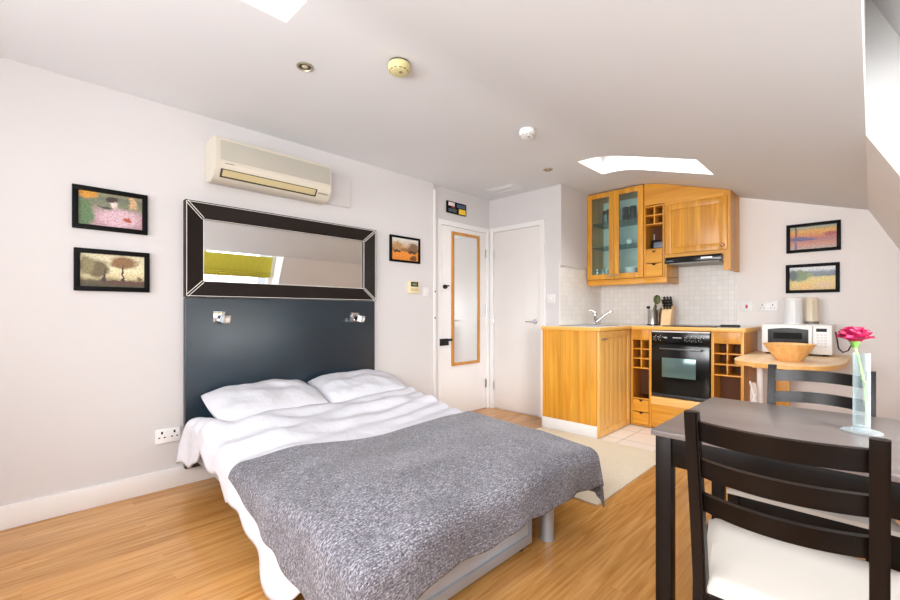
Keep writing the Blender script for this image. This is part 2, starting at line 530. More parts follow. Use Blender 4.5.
# ceiling with its two roof light openings
HA = (-1.83, -.95, .18, .82)
HB = (-1.77, -.87, 3.32, 3.78)
xs = sorted(set([-3.3, -2.5, HA[0], HA[1], HB[0], HB[1], XK] + [XRIDGE + (k - 6) * .14 / 6 for k in range(13)]))
ys = sorted(set([YB - .1, HA[2], HA[3], HB[2], HB[3], YF + .1, 2.0]))
m = MB()
def inhole(x, y):
    return any(h[0] < x < h[1] and h[2] < y < h[3] for h in (HA, HB))
V = {}
for x in xs:
    for y in ys:
        V[x, y] = m.bm.verts.new((x, y, zc(x)))
for i in range(len(xs) - 1):
    for j in range(len(ys) - 1):
        if not inhole((xs[i] + xs[i + 1]) / 2, (ys[j] + ys[j + 1]) / 2):
            m.bm.faces.new((V[xs[i], ys[j]], V[xs[i + 1], ys[j]], V[xs[i + 1], ys[j + 1]], V[xs[i], ys[j + 1]]))
obj('ceiling', m, M_ceil, kind='structure', fix=False)

def roof_light(n, h, depth):
    x0, x1, y0, y1 = h
    zt = ZTOP + depth
    m = MB()
    cols = [x0] + [x for x in xs if x0 < x < x1] + [x1]
    for y in (y0, y1):
        for a, b in zip(cols, cols[1:]):
            m.quad((a, y, zc(a)), (b, y, zc(b)), (b, y, zt), (a, y, zt))
    for x in (x0, x1):
        m.quad((x, y0, zc(x)), (x, y1, zc(x)), (x, y1, zt), (x, y0, zt))
    w = obj('window_%d' % n, m, M_gloss, kind='structure')
    f = .05
    m = MB()
    m.box(x0 - .02, x1 + .02, y0 - .02, y0 + f, zt, zt + .05); m.box(x0 - .02, x1 + .02, y1 - f, y1 + .02, zt, zt + .05)
    m.box(x0 - .02, x0 + f, y0 + f, y1 - f, zt, zt + .05); m.box(x1 - f, x1 + .02, y0 + f, y1 - f, zt, zt + .05)
    obj('window_frame', m, M_gloss, w)
    m = MB(); m.box(x0 + f, x1 - f, y0 + f, y1 - f, zt + .02, zt + .026)
    obj('pane', m, M_winglass, w)
    return w
roof_light(2, HA, .55)
roof_light(3, HB, .22)

# walls
m = MB(); m.box(XL - .15, XL, YB - .1, 2.88, 0, 2.5)
obj('wall_left', m, M_wall, kind='structure')
m = MB(); m.box(XR - .15, XR, 2.88, YD, 0, 2.5)
obj('wall_entrance', m, M_wall, kind='structure')
m = MB(); m.box(XR - .15, XS, YD, YF + .1, 0, 2.5)
obj('wall_cupboard', m, M_wall, kind='structure')
m = MB(); m.box(XS - .001, .9, YF, YF + .1, 0, 2.6)
obj('wall_far', m, plain('white_wall_paint_lit', (240, 236, 234), .75, var=.012, vscale=1.5, spec=.25), kind='structure')  # same white wall paint, lightened to make up for weaker light here
m = MB(); m.box(-3.3, .9, YB - .1, YB, 0, .85); m.box(-3.3, -2.4, YB - .1, YB, .85, 2.5); m.box(-.6, .9, YB - .1, YB, .85, 2.5); m.box(-2.4, -.6, YB - .1, YB, 2.15, 2.5)
obj('wall_back', m, M_wall, kind='structure')
w = MB(); w.box(-2.4, -2.33, YB - .08, YB - .02, .85, 2.15); w.box(-.67, -.6, YB - .08, YB - .02, .85, 2.15); w.box(-2.33, -.67, YB - .08, YB - .02, .85, .92); w.box(-2.33, -.67, YB - .08, YB - .02, 2.08, 2.15); w.box(-1.53, -1.47, YB - .08, YB - .02, .92, 2.08)
wb = obj('window_4', w, M_gloss, kind='structure')  # unseen window, added so fill light can come from behind the camera
w = MB(); w.box(-2.33, -1.53, YB - .055, YB - .05, .92, 2.08); obj('pane', w, M_winglass, wb)
w = MB(); w.box(-1.47, -.67, YB - .055, YB - .05, .92, 2.08); obj('pane', w, M_winglass, wb)

# steep mansard on the window side, with the deep dormer opening
WY0, WY1, WZ0 = .75, 2.70, .85
def xo(z): return .09 + (2.27 - z) * .42
m = MB()
for (a, b) in ((YB - .1, WY0), (WY1, YF + .1)):
    m.quad((XK, a, ZK), (XK, b, ZK), (xm(.74), b, .74), (xm(.74), a, .74))
m.quad((xm(WZ0), WY0, WZ0), (xm(WZ0), WY1, WZ0), (xm(.74), WY1, .74), (xm(.74), WY0, .74))
m.quad((xm(.74), YB - .1, .74), (xm(.74), YF + .1, .74), (xm(.74), YF + .1, 0), (xm(.74), YB - .1, 0))
obj('wall_right', m, M_slope, kind='structure', smooth=False)
m = MB()
for y in (WY0, WY1):
    vs = [(XK, y, ZK), (xm(WZ0), y, WZ0), (xo(WZ0) + .08, y, WZ0), (xo(2.52) + .08, y, 2.52), (XK, y, 2.52)]
    m.quad(*vs)
m.quad((XK, WY0, ZK), (XK, WY1, ZK), (XK, WY1, 2.52), (XK, WY0, 2.52))
m.quad((XK, WY0, 2.52), (XK, WY1, 2.52), (xo(2.52) + .1, WY1, 2.52), (xo(2.52) + .1, WY0, 2.52))
m.quad((xm(WZ0), WY0, WZ0), (xm(WZ0), WY1, WZ0), (xo(WZ0) + .1, WY1, WZ0), (xo(WZ0) + .1, WY0, WZ0))
obj('wall_dormer', m, plain('reveal_paint', (246, 246, 246), .6, var=.0), kind='structure', smooth=False)
rot = Matrix.Rotation(-math.atan(.42), 3, 'Y')
def win_strip(mb, z0, z1, y0, y1, th=.05):
    zc_, L = (z0 + z1) / 2, (z1 - z0) * math.hypot(1, .42)
    mb.obox((xo(zc_) + .03, (y0 + y1) / 2, zc_), th, y1 - y0, L, rot)
w = MB()
win_strip(w, 2.16, 2.52, WY0, WY1); win_strip(w, WZ0, WZ0 + .08, WY0, WY1)
win_strip(w, WZ0 + .08, 2.16, WY0, WY0 + .07); win_strip(w, WZ0 + .08, 2.16, WY1 - .07, WY1); win_strip(w, WZ0 + .08, 2.16, 1.69, 1.76)
w1 = obj('window_1', w, M_gloss, kind='structure')
w = MB(); win_strip(w, WZ0 + .08, 2.16, WY0 + .07, 1.69, .006); obj('pane', w, M_winglass, w1)
w = MB(); win_strip(w, WZ0 + .08, 2.16, 1.76, WY1 - .07, .006); obj('pane', w, M_winglass, w1)

# baseboards
def skirting(name, x0, x1, y0, y1, side):
    m = MB()
    m.box(x0, x1, y0, y1, 0, .118, .005)
    obj(name, m, M_gloss, kind='structure')
skirting('baseboard_left', XL - .005, XL + .016, YB, 2.88, 0)
skirting('baseboard_far', -.73, .55, YF - .016, YF + .005, 0)
m = MB(); m.box(XL - .04, XL + .008, 2.872, 2.9, 0, 2.30, .004)
obj('trim_1', m, M_gloss, kind='structure')

# entrance door on the left wall
DX = XR
m = MB()
m.box(DX - .002, DX + .022, 2.955, 2.995, 0, 1.98); m.box(DX - .002, DX + .022, 3.712, 3.765, 0, 1.98); m.box(DX - .002, DX + .022, 2.955, 3.765, 1.98, 2.03)
obj('trim_2', m, M_gloss, kind='structure')
m = MB(); m.box(DX - .03, DX + .010, 2.999, 3.708, .008, 1.975, .003)
d1 = obj('door_1', m, M_gloss, kind='structure')
M_dkmetal = plain('dark_metal', (52, 52, 54), .4, .8)
m = MB(); m.cyl((DX + .01, 3.05, 1.345), (DX + .03, 3.05, 1.345), .022); m.cyl((DX + .03, 3.05, 1.345), (DX + .045, 3.05, 1.345), .014); m.box(DX + .035, DX + .045, 3.05, 3.09, 1.35, 1.362)
obj('door_lock', m, M_dkmetal, d1)
m = MB(); m.box(DX + .01, DX + .04, 2.972, 3.085, .745, .815, .004); m.cyl((DX + .028, 3.08, .80), (DX + .028, 3.14, .80), .012)
obj('rim_lock', m, M_dkmetal, d1)
for z in (1.75, 1.12, .28):
    m = MB(); m.cyl((DX + .018, 3.709, z - .045), (DX + .018, 3.709, z + .045), .007); m.box(DX + .008, DX + .0115, 3.695, 3.709, z - .045, z + .045)
    obj('hinge', m, M_steel, d1)
for z in (1.29, 1.03):
    m = MB(); m.cyl((XL + .008, 2.887, z), (XL + .011, 2.887, z), .008)
    obj('screw_cap', m, M_dkmetal, d1)

# cupboard door facing the camera
m = MB()
m.box(-3.09, -3.045, YD - .022, YD + .002, 0, 1.985); m.box(-2.43, -2.375, YD - .022, YD + .002, 0, 1.985); m.box(-3.09, -2.375, YD - .022, YD + .002, 1.985, 2.035)
obj('trim_3', m, M_gloss, kind='structure')
m = MB(); m.box(-3.04, -2.435, YD - .010, YD + .03, .015, 1.98, .003)
d2 = obj('door_2', m, plain('grey_white_gloss', (224, 220, 217), .4, var=.01), kind='structure')
m = MB(); m.cyl((-2.49, YD - .01, .985), (-2.49, YD - .016, .985), .026); m.cyl((-2.49, YD - .016, .985), (-2.49, YD - .055, .985), .010)
m.tube([(-2.49, YD - .055, .985), (-2.53, YD - .058, .985), (-2.585, YD - .052, .987)], [.010, .009, .007])
obj('door_handle', m, M_chrome, d2)
for z in (1.74, 1.0, .26):
    m = MB(); m.cyl((-3.042, YD - .016, z - .045), (-3.042, YD - .016, z + .045), .007)
    obj('hinge', m, M_steel, d2)

# tiled splashback behind the worktop
M_t1 = tile_mat('splash_tiles_far', 'XZ', .048, (232, 229, 225), (218, 214, 210), .3, .06)
M_t2 = tile_mat('splash_tiles_side', 'YZ', .048, (234, 232, 229), (222, 219, 216), .3, .06)
m = MB(); m.box(XS, -.894, YF - .008, YF, .955, 1.56)
obj('wall_splashback_far', m, M_t1, kind='structure')
m = MB(); m.box(XS, XS + .008, YD, YF - .008, .955, 1.552)
obj('wall_splashback_side', m, M_t2, kind='structure')
m = MB(); m.box(XS, XS + .02, YD - .002, YF, 1.552, 2.36)
obj('wall_boxing', m, M_wall, kind='structure')
m = MB(); m.box(XS + .008, XS + .018, YF - .018, YF - .008, .955, 1.36)
obj('trim_4', m, M_gloss, kind='structure')

# ------------------------------------------------------------------ rug
m = MB(); m.box(-2.20, -1.09, 2.27, 3.45, .0005, .009, .003)
tag(obj('floor_rug', m, M_rug), 'beige flat-woven rug lying on the floor in front of the kitchen units', 'rug')

# ------------------------------------------------------------------ pictures
def picture(name, label, group, plane, c0, a0, a1, z0, z1, mat, fw=.026):
    """plane 'X': hangs on x=c0 facing +x; 'Y': on y=c0 facing -y"""
    s = 1 if plane == 'X' else -1
    ctr = (c0, (a0 + a1) / 2, z0) if plane == 'X' else ((a0 + a1) / 2, c0, z0)
    t = thing(name, label, 'picture', ctr, group)
    def bx(mb, p0, p1, q0, q1, d0, d1, bev=0):
        if plane == 'X': mb.box(c0 + d0, c0 + d1, p0, p1, q0, q1, bev)
        else: mb.box(p0, p1, c0 - d1, c0 - d0, q0, q1, bev)
    m = MB()
    bx(m, a0, a1, z0, z0 + fw, .001, .022, .003); bx(m, a0, a1, z1 - fw, z1, .001, .022, .003)
    bx(m, a0, a0 + fw, z0 + fw * .9, z1 - fw * .9, .001, .022, .003); bx(m, a1 - fw, a1, z0 + fw * .9, z1 - fw * .9, .001, .022, .003)
    obj('frame', m, M_dframe, t)
    m = MB(); bx(m, a0 + fw * .7, a1 - fw * .7, z0 + fw * .7, z1 - fw * .7, .006, .010)
    obj('print', m, mat, t, smooth=False)
    return t
A1 = art('print_pink_green', [(0, (176, 140, 146)), (.4, (186, 152, 160)), (.62, (120, 124, 98)), (.85, (104, 110, 92)), (1, (150, 140, 110))],
         [(.1, .35, .16, .4, (88, 116, 76)), (.15, .92, .16, .14, (206, 146, 52)), (.62, .3, .3, .26, (204, 172, 182)), (.55, .68, .07, .12, (226, 206, 200)), (.52, .8, .09, .08, (58, 44, 42)), (.83, .78, .07, .2, (196, 160, 120)), (.74, .3, .05, .09, (168, 70, 44)), (.4, .58, .1, .05, (70, 62, 60))], 'Y', .1, 6)
A2 = art('print_tree_meadow', [(0, (58, 54, 34)), (.2, (84, 72, 44)), (.32, (196, 182, 140)), (.5, (222, 212, 172)), (1, (206, 200, 168))],
         [(.28, .55, .17, .26, (98, 84, 52)), (.12, .62, .12, .26, (128, 118, 78)), (.66, .74, .22, .18, (128, 92, 54)), (.64, .4, .022, .3, (50, 36, 26)), (.36, .35, .02, .24, (48, 38, 28)), (.7, .16, .4, .06, (84, 46, 34)), (.9, .3, .04, .07, (106, 82, 60))], 'Y', .08, 7)
A3 = art('print_orange_crowd', [(0, (214, 130, 50)), (.35, (222, 142, 58)), (.5, (116, 78, 54)), (.6, (196, 160, 120)), (.8, (206, 196, 184)), (1, (226, 222, 216))],
         [(.24, .62, .17, .22, (176, 138, 92)), (.8, .6, .17, .24, (120, 92, 66)), (.2, .42, .14, .06, (64, 48, 40)), (.75, .4, .2, .07, (70, 52, 44)), (.8, .15, .14, .12, (110, 70, 46))], 'Y', .12, 9)
A4 = art('print_orange_dusk', [(0, (176, 162, 150)), (.25, (196, 132, 110)), (.45, (170, 100, 104)), (.55, (208, 120, 74)), (.75, (222, 164, 64)), (.9, (170, 160, 120)), (1, (120, 150, 160))],
         [(.22, .46, .2, .1, (92, 80, 130)), (.4, .44, .18, .05, (104, 88, 136)), (.15, .75, .025, .26, (110, 62, 74)), (.14, .2, .03, .22, (112, 92, 128)), (.86, .6, .15, .09, (170, 84, 74))], 'X', .05, 5, (1, 3))
A5 = art('print_yellow_field', [(0, (206, 160, 84)), (.3, (222, 190, 88)), (.52, (214, 190, 98)), (.6, (72, 92, 92)), (.76, (104, 118, 134)), (.84, (206, 212, 216)), (1, (228, 232, 234))],
         [(.26, .62, .16, .24, (92, 118, 42)), (.1, .62, .1, .22, (38, 52, 52)), (.46, .62, .07, .1, (130, 140, 60)), (.35, .2, .12, .12, (226, 174, 70)), (.75, .24, .18, .12, (212, 176, 120))], 'X', .07, 7)
picture('framed_picture', 'upper black-framed pink and green print on the left white wall', 'black-framed pictures', 'X', XL, .19, .528, 1.545, 1.782, A1)
picture('framed_picture', 'lower black-framed print of brown trees on the left white wall', 'black-framed pictures', 'X', XL, .197, .538, 1.204, 1.4385, A2)
picture('framed_picture', 'small black-framed orange print above the thermostat, right of the bed mirror', 'black-framed pictures', 'X', XL, 2.326, 2.683, 1.545, 1.785, A3, .02)
picture('framed_picture', 'upper black-framed orange and purple print on the far wall above the microwave', 'black-framed pictures', 'Y', YF, -.529, -.179, 1.594, 1.8385, A4)
picture('framed_picture', 'lower black-framed yellow field print on the far wall above the microwave', 'black-framed pictures', 'Y', YF, -.533, -.186, 1.249, 1.494, A5)

# wall plaque above the entrance door
t = thing('wall_plaque', 'small dark plaque with white, blue and yellow patches above the entrance door', 'plaque', (DX, 3.22, 2.1))
m = MB(); m.box(DX + .001, DX + .02, 3.08, 3.375, 2.115, 2.24, .01)
obj('backing', m, M_dframe, t)
for (a, b, c, d, rgb) in ((3.10, 3.19, 2.19, 2.228, (232, 214, 216)), (3.14, 3.20, 2.168, 2.19, (120, 26, 30)), (3.225, 3.355, 2.185, 2.222, (62, 88, 112)), (3.10, 3.22, 2.128, 2.162, (58, 82, 94)), (3.255, 3.36, 2.122, 2.176, (232, 190, 44))):
    m = MB(); m.box(DX + .018, DX + .0225, a, b, c, d, .002)
    obj('colour_patch', m, plain('patch_%d_%d' % (rgb[0], rgb[2]), rgb, .4), t)

# ------------------------------------------------------------------ air conditioner
t = thing('air_conditioner', 'aged cream wall-mounted air conditioner with grey front panel above the bed', 'air conditioner', (XL, 1.23, 1.92))
ya, yb = .84, 1.635
prof = [(0, 1.94), (0, 2.19), (.175, 2.19), (.20, 2.18), (.207, 2.165), (.207, 2.03), (.212, 2.02), (.205, 1.99), (.165, 1.935), (.11, 1.915), (.05, 1.92)]
m = MB(); m.prism([(XL + .001 + p, z) for p, z in prof], 'Y', ya, yb, .004)
obj('casing', m, M_accream, t)
m = MB(); m.box(XL + .205, XL + .2105, ya + .03, yb - .012, 2.038, 2.160, .002)
obj('front_panel', m, M_acgrey, t)
m = MB(); rr = Matrix.Rotation(-math.atan2(.04, .055), 3, 'Y')
rr = Matrix.Rotation(math.radians(36), 3, 'Y')
m.obox((XL + .187, ya + .36, 1.964), .008, .63, .046, rr, .002)
lv = obj('louvre', m, M_aclouvre, t)
m = MB(); m.obox((XL + .1835, ya + .36, 1.9625), .008, .65, .058, rr)
obj('louvre_slot', m, plain('dark_slot', (66, 58, 44), .6), t)
m = MB(); m.obox((XL + .189, yb - .06, 1.964), .006, .075, .012, rr)
obj('control_window', m, plain('grey_window', (150, 146, 134), .4), t)
m = MB(); m.box(XL + .211, XL + .2135, ya + .055, ya + .11, 2.016, 2.021)
obj('badge', m, plain('badge_grey', (130, 124, 114), .5), t)
m = MB(); m.box(XL - .005, XL + .012, 1.60, 1.922, 1.95, 2.20, .003)
tag(obj('blanking_panel', m, M_wall), 'plain white blanking panel on the wall right of the air conditioner', 'wall panel')

# ------------------------------------------------------------------ bed, headboard, mirror
t = thing('headboard', 'tall black padded leather headboard panel with painted blue sheen on the wall behind the bed', 'headboard', (XL, 1.43, .1))
m = MB(); m.box(XL + .002, XL + .048, .715, 2.14, .105, 1.178, .008)
obj('panel', m, M_headb, t)

t = thing('wall_mirror', 'wide mirror in dark leather frame with white stitching above the headboard', 'mirror', (XL, 1.43, 1.18))
y0, y1, z0, z1, fw = .716, 2.148, 1.182, 1.79, .108
def mitre(p):
    b = bmesh.new()
    n = len(p)
    outer_d, inner_d = .052, .026
    vs = [b.verts.new((XL + .002 + d, q[0], q[1])) for q, d in zip(p, (outer_d, outer_d, inner_d, inner_d))]
    bk = [b.verts.new((XL + .002, q[0], q[1])) for q in p]
    b.faces.new(vs); b.faces.new(bk[::-1])
    for i in range(4):
        b.faces.new((vs[i], vs[(i + 1) % 4], bk[(i + 1) % 4], bk[i]))
    return b
m = MB()
O = [(y0, z0), (y1, z0), (y1, z1), (y0, z1)]
fz = .104
I = [(y0 + fw, z0 + fz), (y1 - fw, z0 + fz), (y1 - fw, z1 - fz), (y0 + fw, z1 - fz)]
for i in range(4):
    j = (i + 1) % 4
    m._take(mitre([O[i], O[j], I[j], I[i]]))
fr = obj('frame', m, M_leather, t)
m = MB(); m.box(XL + .012, XL + .016, y0 + fw - .01, y1 - fw + .01, z0 + fz - .01, z1 - fz + .01)
obj('mirror_glass', m, M_mirror, t, smooth=False)
m = MB()
for i in range(4):
    for s in (-1, 1):
        o_, i_ = Vector(O[i]), Vector(I[i])
        d = (i_ - o_).normalized(); pn = Vector((-d.y, d.x)) * (.007 * s)
        a = o_ + pn + d * .012; b = i_ + pn - d * .004
        m.tube([(XL + .054, a.x, a.y), (XL + .031, b.x, b.y)], .0022, 5)
    j = (i + 1) % 4
    o1, o2 = Vector(O[i]), Vector(O[j])
    cx = Vector(((y0 + y1) / 2, (z0 + z1) / 2))
    e = []
    for q, sgn in ((o1, 1), (o2, 1)):
        e.append(Vector((q.x + (.007 if q.x < cx.x else -.007), q.y + (.007 if q.y < cx.y else -.007))))
    m.tube([(XL + .053, e[0].x, e[0].y), (XL + .053, e[1].x, e[1].y)], .0018, 5)
    m.tube([(XL + .03, I[i][0], I[i][1]), (XL + .03, I[j][0], I[j][1])], .002, 5)
obj('stitching', m, M_stitch, fr)

def bed_lamp(y, z, label):
    x = XL + .048
    t = thing('reading_lamp', label, 'lamp', (x, y, z), 'chrome reading lamps on the headboard')
    m = MB(); m.box(x, x + .012, y - .036, y + .036, z - .036, z + .036, .003); obj('wall_plate', m, M_chrome, t)
    m = MB(); m.cyl((x + .012, y, z), (x + .04, y + .004, z), .009); obj('arm', m, M_black, t)
    m = MB(); m.obox((x + .062, y + .02, z - .012), .045, .045, .05, Matrix.Rotation(.35, 3, 'Z') @ Matrix.Rotation(.2, 3, 'Y'), .003); h = obj('lamp_head', m, M_chrome, t)
    m = MB(); m.cyl((x + .085, y + .026, z - .018), (x + .088, y + .027, z - .019), .015); obj('lens', m, M_white, h)
bed_lamp(.909, 1.055, 'square chrome reading lamp on the left side of the headboard')
bed_lamp(1.94, 1.045, 'square chrome reading lamp on the right side of the headboard')

BX0, BX1, BY0, BY1 = -3.03, -1.10, .735, 2.09     # mattress footprint
t = thing('bed', 'low double bed with white mattress on silver metal legs and base frame', 'bed', ((BX0 + BX1) / 2, (BY0 + BY1) / 2, 0))
m = MB(); m.box(BX0, BX1, BY0 + .02, BY1, .235, .325, .035, 4); obj('mattress', m, M_linen, t)
m = MB(); m.box(BX0, BX1, BY0, BY0 + .04, .19, .235, .004); m.box(BX0, BX1, BY1 - .04, BY1, .19, .235, .004)
m.box(BX0, BX0 + .04, BY0 + .04, BY1 - .04, .19, .235, .004); m.box(BX1 - .04, BX1, BY0 + .04, BY1 - .04, .19, .235, .004); m.box(BX0 + .04, BX1 - .04, 1.41, 1.45, .2, .234)
obj('base_frame', m, M_alu, t)
for (x, y) in ((-1.105, 1.775), (-1.20, .85), (-2.85, 1.05), (-2.9, 2.0), (-2.0, 1.43)):
    m = MB(); m.cyl((x, y, .004), (x, y, .19), .031, n=24); m.cyl((x, y, 0), (x, y, .006), .033, n=24)
    obj('leg', m, M_alu, t)
# pull-out panel under the foot end
m = MB()
px = -1.10
m.box(px - .03, px, .80, 1.64, .035, .075, .004); m.box(px - .03, px, .80, 1.64, .165, .205, .004)
m.box(px - .03, px, .80, .85, .075, .165, .004); m.box(px - .03, px, 1.625, 1.64, .075, .165, .003)
pf = obj('under_bed_panel', m, M_alu, t)
m = MB(); m.box(px - .02, px - .012, .85, 1.625, .075, .165); obj('infill', m, plain('pale_blue_grey_panel', (186, 192, 202), .45, .2), pf)
for y in (.86, 1.6):
    m = MB()
    m.cyl((px - .06, y, .026), (px - .03, y, .026), .026)
    m.box(px - .05, px - .035, y - .01, y + .01, .02, .06)
    obj('castor', m, M_black, pf)

def sstep(a, b, x):
    k = max(0.0, min(1.0, (x - a) / (b - a)))
    return k * k * (3 - 2 * k)

def drape(d, r, flare):
    q = r * PI / 2
    if d <= 0: return 0.0, 0.0
    if d < q: return r * math.sin(d / r), r * (1 - math.cos(d / r))
    return r + flare * (d - q), r + (d - q) * math.sqrt(1 - flare * flare)

def cloth(name, mat, a_fn, nu, nv, top_fn, rect, r, flare, wave, wr, thick, label, cat, seed):
    """a cloth laid over the bed: a_fn(u,v) gives its flat position; beyond rect it hangs"""
    x0, x1, y0, y1 = rect
    m = MB()
    def fn(u, v):
        a, b = a_fn(u, v)
        dx = a - x1 if a > x1 else 0.0
        dy = (y0 - b) if b < y0 else ((b - y1) if b > y1 else 0.0)
        sy = -1 if b < y0 else 1
        d = math.hypot(dx, dy)
        cx, cy = min(a, x1), max(y0, min(y1, b))
        if d > 0:
            h, dr = drape(d, r, flare)
            ux, uy = dx / d, sy * dy / d
            along = cx * 1.0 + cy * 1.0 + math.atan2(dy, dx + 1e-9) * .5 * sy
            k = sstep(.03, .3, d)
            h += wave * k * (math.sin(along * 14 + seed) + .6 * math.sin(along * 31 + seed * 2.1))
            p = Vector((cx + ux * h, cy + uy * h, -dr))
        else:
            p = Vector((cx, cy, 0))
        z = top_fn(cx, cy)
        n = noise.noise(Vector((a * 3.2 + seed, b * 3.2, seed))) * .6 + noise.noise(Vector((a * 9 + seed, b * 5, 3.1))) * .4
        p.z += z + wr * n * (1 if d == 0 else max(.2, 1 - d * 4))
        if p.z < .012: p.z = .012
        return p
    m.grid(fn, nu, nv)
    me_uv = [(i / nu, j / nv) for i in range(nu + 1) for j in range(nv + 1)]
    o = obj(name, m, mat, fix=False)
    uvl = o.data.uv_layers.new(name='UVMap')
    for lp in o.data.loops:
        uvl.data[lp.index].uv = me_uv[lp.vertex_index]
    md = o.modifiers.new('thickness', 'SOLIDIFY'); md.thickness = thick; md.offset = 1.0
    return tag(o, label, cat)

def bed_top(x, y):
    # rises towards the pillows, sinks a little in the middle
    z = .404 + .062 * sstep(-1.9, -2.55, x)
    z -= .045 * (1 - sstep(0, .30, y - .70)) + .03 * (1 - sstep(0, .30, 2.12 - y)) * sstep(-2.2, -1.4, x) + .03 * (1 - sstep(0, .32, -1.08 - x))
    z -= .02 * math.exp(-((x + 1.85) / .35) ** 2 - ((y - 1.3) / .45) ** 2)
    return z

def duvet_top(x, y):
    z = bed_top(x, y) - .004
    # a loose roll of folds below the pillows
    z += .030 * math.exp(-((x + 2.50 + .05 * math.sin(y * 3)) / .07) ** 2)
    z += .016 * math.exp(-((x + 2.30 + .05 * math.sin(y * 4 + 1)) / .05) ** 2)
    z += .010 * math.sin(x * 40 + 5.0 * math.sin(y * 2.1 + x * 2) + 3 * noise.noise(Vector((x * 3, y * 3, 1)))) * sstep(-1.95, -2.15, x)
    z += .012 * noise.noise(Vector((x * 14, y * 5, 7.7))) * sstep(-1.95, -2.15, x)
    z -= .05 * sstep(-2.62, -2.80, x) * sstep(.74, .90, y)
    z += .045 * (1 - sstep(.72, .86, y)) * sstep(-2.35, -2.6, x)
    if x > -1.98:   # pressed flat beneath the throw
        z -= .014 * sstep(-1.98, -1.85, x)
    return z
DR = (-3.0, -1.12, .748, 2.105)
def duvet_flat(u, v):
    a0 = -2.80 - .15 * (1 - sstep(.02, .20, v))
    a = a0 + u * (-1.065 - a0)
    near = .25 - .08 * sstep(-2.75, -2.4, a) + .02 * sstep(-2.4, -2.0, a) + .15 * sstep(-2.0, -1.6, a) - .16 * sstep(-1.5, -1.3, a) + .012 * math.sin(a * 11) + .010 * math.sin(a * 23 + 1)
    if u < .16: near += .07 * (1 - u / .16)
    far = .20
    b = (DR[2] - near) + v * (DR[3] + far - DR[2] + near)
    return a, b
cloth('duvet', M_linen, duvet_flat, 110, 110, duvet_top, DR, .06, .09, .010, .014, .012, 'rumpled white duvet spread over the bed and hanging at its left side', 'duvet', 5.1)

TR = (-3.0, -1.085, .738, 2.118)
def throw_flat(u, v):
    a0 = -2.09 + .17 * sstep(0, .45, v) - .02 * sstep(.6, 1, v)
    end = TR[1] + .215
    a = a0 + u * (end - a0)
    near = .10 + .11 * sstep(-2.08, -1.60, a) + .08 * sstep(-1.6, -1.3, a)
    far = .29
    b = (TR[2] - near) + v * (TR[3] + far - TR[2] + near)
    return a, b
cloth('bed_throw', M_throw, throw_flat, 110, 150, lambda x, y: bed_top(x, y) + .018, TR, .065, .09, .011, .009, .008, 'grey woven throw laid across the lower half of the bed', 'throw', 5.1)

def pillow(y, label, seed, rz):
    L, W, H = .70, .46, .18
    m = MB()
    def side(sg):
        def fn(u, v):
            a, b = u * 2 - 1, v * 2 - 1
            e = (max(0, 1 - abs(a) ** 3.2) * max(0, 1 - abs(b) ** 2.8)) ** .5
            pinch = 1 - .05 * (abs(a) * abs(b)) ** 2
            xx, yy = b * W / 2 * pinch, a * L / 2 * pinch
            wob = noise.noise(Vector((a * 2.5 + seed, b * 2.5, seed))) * .018 + noise.noise(Vector((a * 7 + seed, b * 5, seed + 2))) * .006
            return Vector((xx, yy, sg * e * H / 2 + wob * (1 if sg > 0 else .3) * e))
        return fn
    m.grid(side(1), 36, 28)
    m2 = MB(); m2.grid(side(-1), 36, 28)
    me = bpy.data.meshes.new('tmp'); m2.bm.to_mesh(me); m2.bm.free(); m.bm.from_mesh(me); bpy.data.meshes.remove(me)
    bmesh.ops.remove_doubles(m.bm, verts=m.bm.verts[:], dist=.0008)
    o = obj('pillow', m, M_linen)
    o.location = (-2.79, y, .508)
    o.rotation_euler = (0, math.radians(14), rz)
    return tag(o, label, 'pillow', 'white pillows at the head of the bed')
pillow(1.13, 'plump white pillow at the left half of the bed head', 1.7, .03)
pillow(1.835, 'plump white pillow at the right half of the bed head', 6.2, -.03)

# ------------------------------------------------------------------ wall fittings
def socket_x(y0, y1, z0, z1, label, gangs=2):
    t = thing('wall_socket', label, 'socket', (XL, (y0 + y1) / 2, z0))
    m = MB(); m.box(XL + .001, XL + .012, y0, y1, z0, z1, .003); obj('face_plate', m, M_white, t)
    for g in range(gangs):
        m = MB()
        c = y0 + (y1 - y0) * (g + .5) / gangs; zc_ = (z0 + z1) / 2
        m.box(XL + .0125, XL + .0132, c - .005, c + .005, zc_ + .012, zc_ + .028)
        for s in (-1, 1): m.box(XL + .0125, XL + .0132, c + s * .014 - .005, c + s * .014 + .005, zc_ - .012, zc_ - .005)
        obj('outlet', m, M_black, t)
    for g in range(gangs):
        m = MB()
        c = y0 + (y1 - y0) * (g + .5) / gangs
        m.box(XL + .012, XL + .016, c + .016, c + .026, z1 - .03, z1 - .012, .001)
        obj('switch', m, M_white, t)
socket_x(.568, .70, .285, .372, 'white double wall socket beside the left side of the bed')

t = thing('thermostat', 'small cream thermostat with dark display under the orange print', 'thermostat', (XL, 2.6, 1.26))
m = MB(); m.box(XL + .001, XL + .03, 2.535, 2.665, 1.262, 1.378, .006); obj('case', m, plain('cream_thermostat', (222, 208, 172), .4), t)
m = MB(); m.box(XL + .03, XL + .033, 2.557, 2.645, 1.325, 1.370); obj('display', m, plain('lcd_dark', (46, 56, 44), .3), t)
m = MB(); m.box(XL + .033, XL + .0335, 2.575, 2.625, 1.338, 1.355); obj('digits', m, plain('lcd_digits', (120, 134, 108), .4), t)
m = MB(); m.box(XL + .03, XL + .032, 2.557, 2.645, 1.285, 1.31, .001); obj('key_row', m, plain('cream_keys', (204, 186, 140), .5), t)

